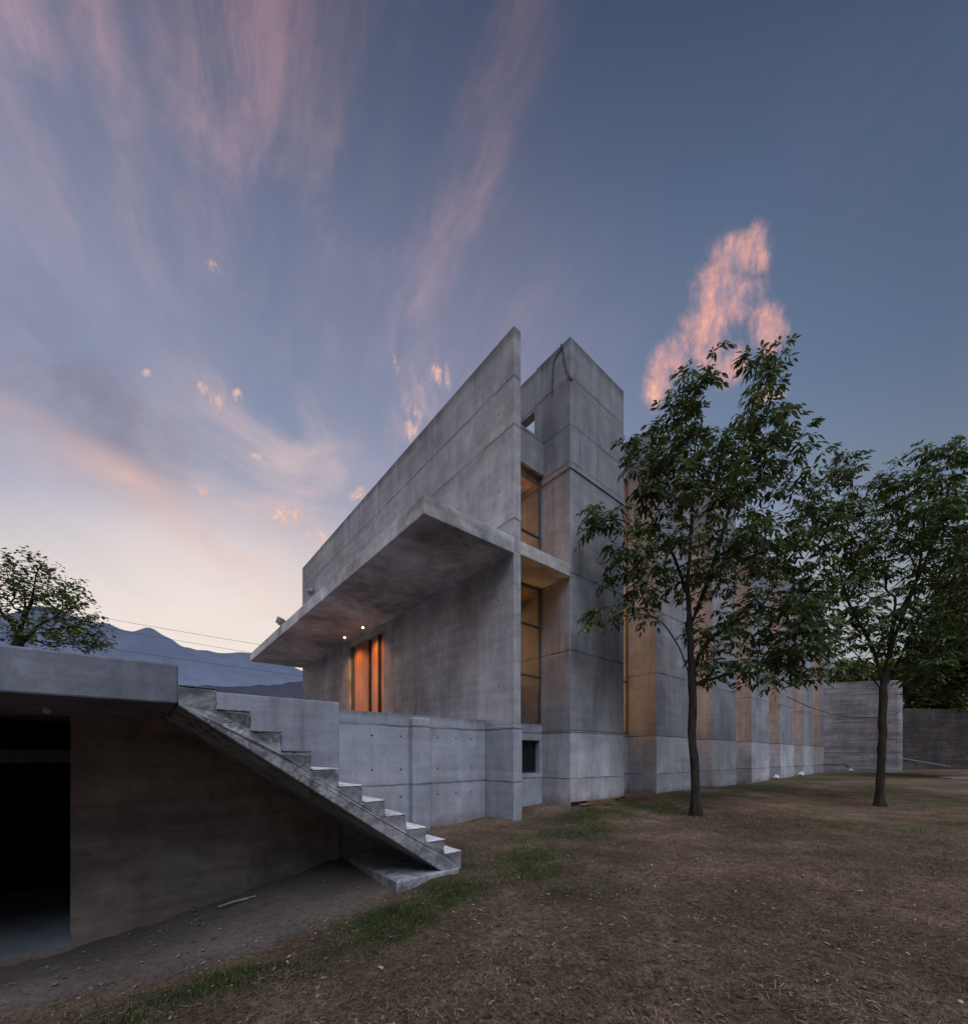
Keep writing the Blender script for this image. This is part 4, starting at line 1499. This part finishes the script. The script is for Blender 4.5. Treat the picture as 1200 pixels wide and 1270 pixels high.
# mauve bank at left with lit undersides
nb = k.noise(ae, 9, 8, .6, .4)
bank = k.math('MULTIPLY', blob((-.784, .545, .22, .10, -.12)), k.rng(nb, .36, .6, .25, 1))
sky = k.mix(k.math('MULTIPLY', bank, .7), sky, lin(124, 119, 140))
gl = k.math('MULTIPLY', union(((-.86, .505, .07, .020, .12), (-.73, .478, .15, .032, -.22), (-.62, .42, .10, .03, -.35))), k.rng(nb, .34, .66, .0, 1))
sky = k.mix(k.math('MULTIPLY', gl, .7), sky, lin(220, 184, 176))
# long pale streaks near the glow
ns = k.noise(k.mapping(ae, rot=(0, 0, .33), scale=(3, 8, 1)), 1.2, 8, .55, .5)
stm = union(((-.587, .384, .26, .06, -.298), (-.486, .476, .21, .10, -.5), (-.44, .58, .19, .11, -.23), (-.38, .36, .2, .05, -.35)))
stk = k.math('MULTIPLY', stm, k.rng(ns, .3, .75, 0, 1, True))
sky = k.mix(k.math('MULTIPLY', stk, .75), sky, lin(232, 202, 194))
# sunlit puffs
npf = k.noise(k.mapping(ae, rot=(0, 0, .7), scale=(1.5, .9, 1)), 34, 9, .72, .5)
pf = union(((-.212, .749, .020, .010, -.9), (-.105, .745, .03, .018, -.7), (-.171, .676, .034, .018, 1.059), (-.295, .548, .025, .012, .521), (-.447, .484, .041, .022, .044), (-.382, .456, .028, .016, -.33),
            (-.58, .781, .012, .008, -.176), (-.59, .632, .034, .012, -.327), (-.537, .646, .012, .010, .278), (-.599, .491, .016, .010, -.059), (-.684, .625, .012, .006, .369), (-.504, .567, .012, .006, .245)))
pfm = k.math('MULTIPLY', k.rng(pf, .05, .9), k.rng(npf, .38, .68, 0, 1, True))
pfm = k.rng(pfm, .04, .75, 0, 1, True)
halo = k.math('MULTIPLY', union(((-.16, .70, .09, .05, .9), (-.447, .484, .09, .045, .1), (-.58, .63, .06, .03, -.3))), k.rng(npf, .35, .65, .1, .9))
sky = k.mix(k.math('MULTIPLY', halo, .6), sky, lin(206, 176, 182))
sky = k.mix(k.math('MULTIPLY', pfm, .58), sky, k.mix(k.rng(npf, .45, .65), lin(222, 165, 155), lin(255, 214, 184)))
# the big flaming cloud above the trees
fa = k.mapping(ae, rot=(0, 0, -.25))
nf1 = k.noise(k.mapping(fa, scale=(1.25, 1.0, 1)), 15, 9, .6, .5)
nf2 = k.noise(k.mapping(fa, scale=(1.5, 1.0, 1)), 42, 8, .72, .5)
nf3 = k.noise(k.mapping(fa, loc=(4, 2, 0), scale=(1.3, 1.0, 1)), 22, 8, .66, .4)
fm = union(((.505, .748, .05, .05, .8), (0.557, 0.800, 0.025, 0.057, 1.242), (0.580, 0.807, 0.024, 0.022, 0.962), (0.528, 0.769, 0.036, 0.070, 1.259), (0.489, 0.749, 0.028, 0.046, 1.266), (0.398, 0.703, 0.043, 0.032, 1.283), (0.439, 0.723, 0.027, 0.034, 0.701), (0.603, 0.707, 0.028, 0.040, 0.720), (0.538, 0.682, 0.032, 0.028, 0.499), (0.603, 0.625, 0.033, 0.011, -0.184), (0.501, 0.717, 0.036, 0.038, 0.706)))
fv = k.math('ADD', fm, k.math('MULTIPLY', k.math('SUBTRACT', nf1, .5), 1.5))
fv = k.math('ADD', fv, k.math('MULTIPLY', k.math('SUBTRACT', nf2, .5), .85))
fmask = k.math('MULTIPLY', k.rng(fv, -.02, .95, 0, 1, True), k.rng(fm, .0, .45, 0, 1, True))
lit = k.math('ADD', k.math('MULTIPLY', k.math('SUBTRACT', nf2, .5), 1.2), k.math('ADD', .45, k.math('MULTIPLY', k.math('SUBTRACT', nf3, .5), 2.6)))
fcol = k.ramp(lit, [(.1, lin(158, 140, 158)), (.45, lin(198, 156, 160)), (.75, lin(230, 168, 156)), (1.0, lin(248, 196, 168))])
sky = k.mix(k.math('MULTIPLY', fmask, .9), sky, fcol)
# rosy fill added low in the unseen left-hand sky to brighten the facade
rosy = k.math('MULTIPLY', k.rng(x, -.7, -.95, 0, 1, True), k.rng(z, .75, .1, 0, 1, True))
sky = k.mix(rosy, sky, k.mix(1.0, sky, (3.7, 3.15, 3.1), 'MULTIPLY'))
nish = k.new('ShaderNodeTexSky')
nish.sky_type = 'NISHITA'
nish.sun_disc = False
nish.sun_elevation = R(60)
nish.sun_rotation = math.atan2(SUN.x, SUN.y)
sky = k.mix(1.0, sky, k.mix(1.0, nish.outputs[0], (.0006, .0006, .0006), 'MULTIPLY'), 'ADD')
# below the horizon
sky = k.mix(k.rng(z, -.02, 0.0), (.03, .03, .035), sky)
bg = k.new('ShaderNodeBackground')
k.put(bg.inputs[0], sky)
bg.inputs[1].default_value = 1.0
wo = k.new('ShaderNodeOutputWorld')
k.l.new(bg.outputs[0], wo.inputs[0])
W.cycles.sampling_method = 'MANUAL'
W.cycles.sample_map_resolution = 512

sl = bpy.data.lights.new('dusk_sky_light', 'SUN')
sl.energy = 3.25
sl.angle = R(50)
sl.color = (.79, .87, 1.0)
so = bpy.data.objects.new('dusk_sky_light', sl)
C.objects.link(so)
so.rotation_euler = (-SUN).to_track_quat('-Z', 'Y').to_euler()

# ---------------------------------------------------------------- camera and render settings
cd = bpy.data.cameras.new('camera')
cd.sensor_fit = 'HORIZONTAL'
cd.sensor_width = 36
cd.lens = 36 * 511 / 1200
cd.shift_y = (938 - 635) / 1200
cd.clip_start = .05
cd.clip_end = 20000
co_ = bpy.data.objects.new('camera', cd)
C.objects.link(co_)
co_.location = (0, 0, 1.6)
co_.rotation_euler = (R(90), 0, 0)
S.camera = co_
S.view_settings.view_transform = 'Standard'
S.view_settings.look = 'None'
S.view_settings.exposure = 0
S.view_settings.gamma = 1
S.cycles.use_denoising = True
S.cycles.max_bounces = 6
S.cycles.transparent_max_bounces = 8
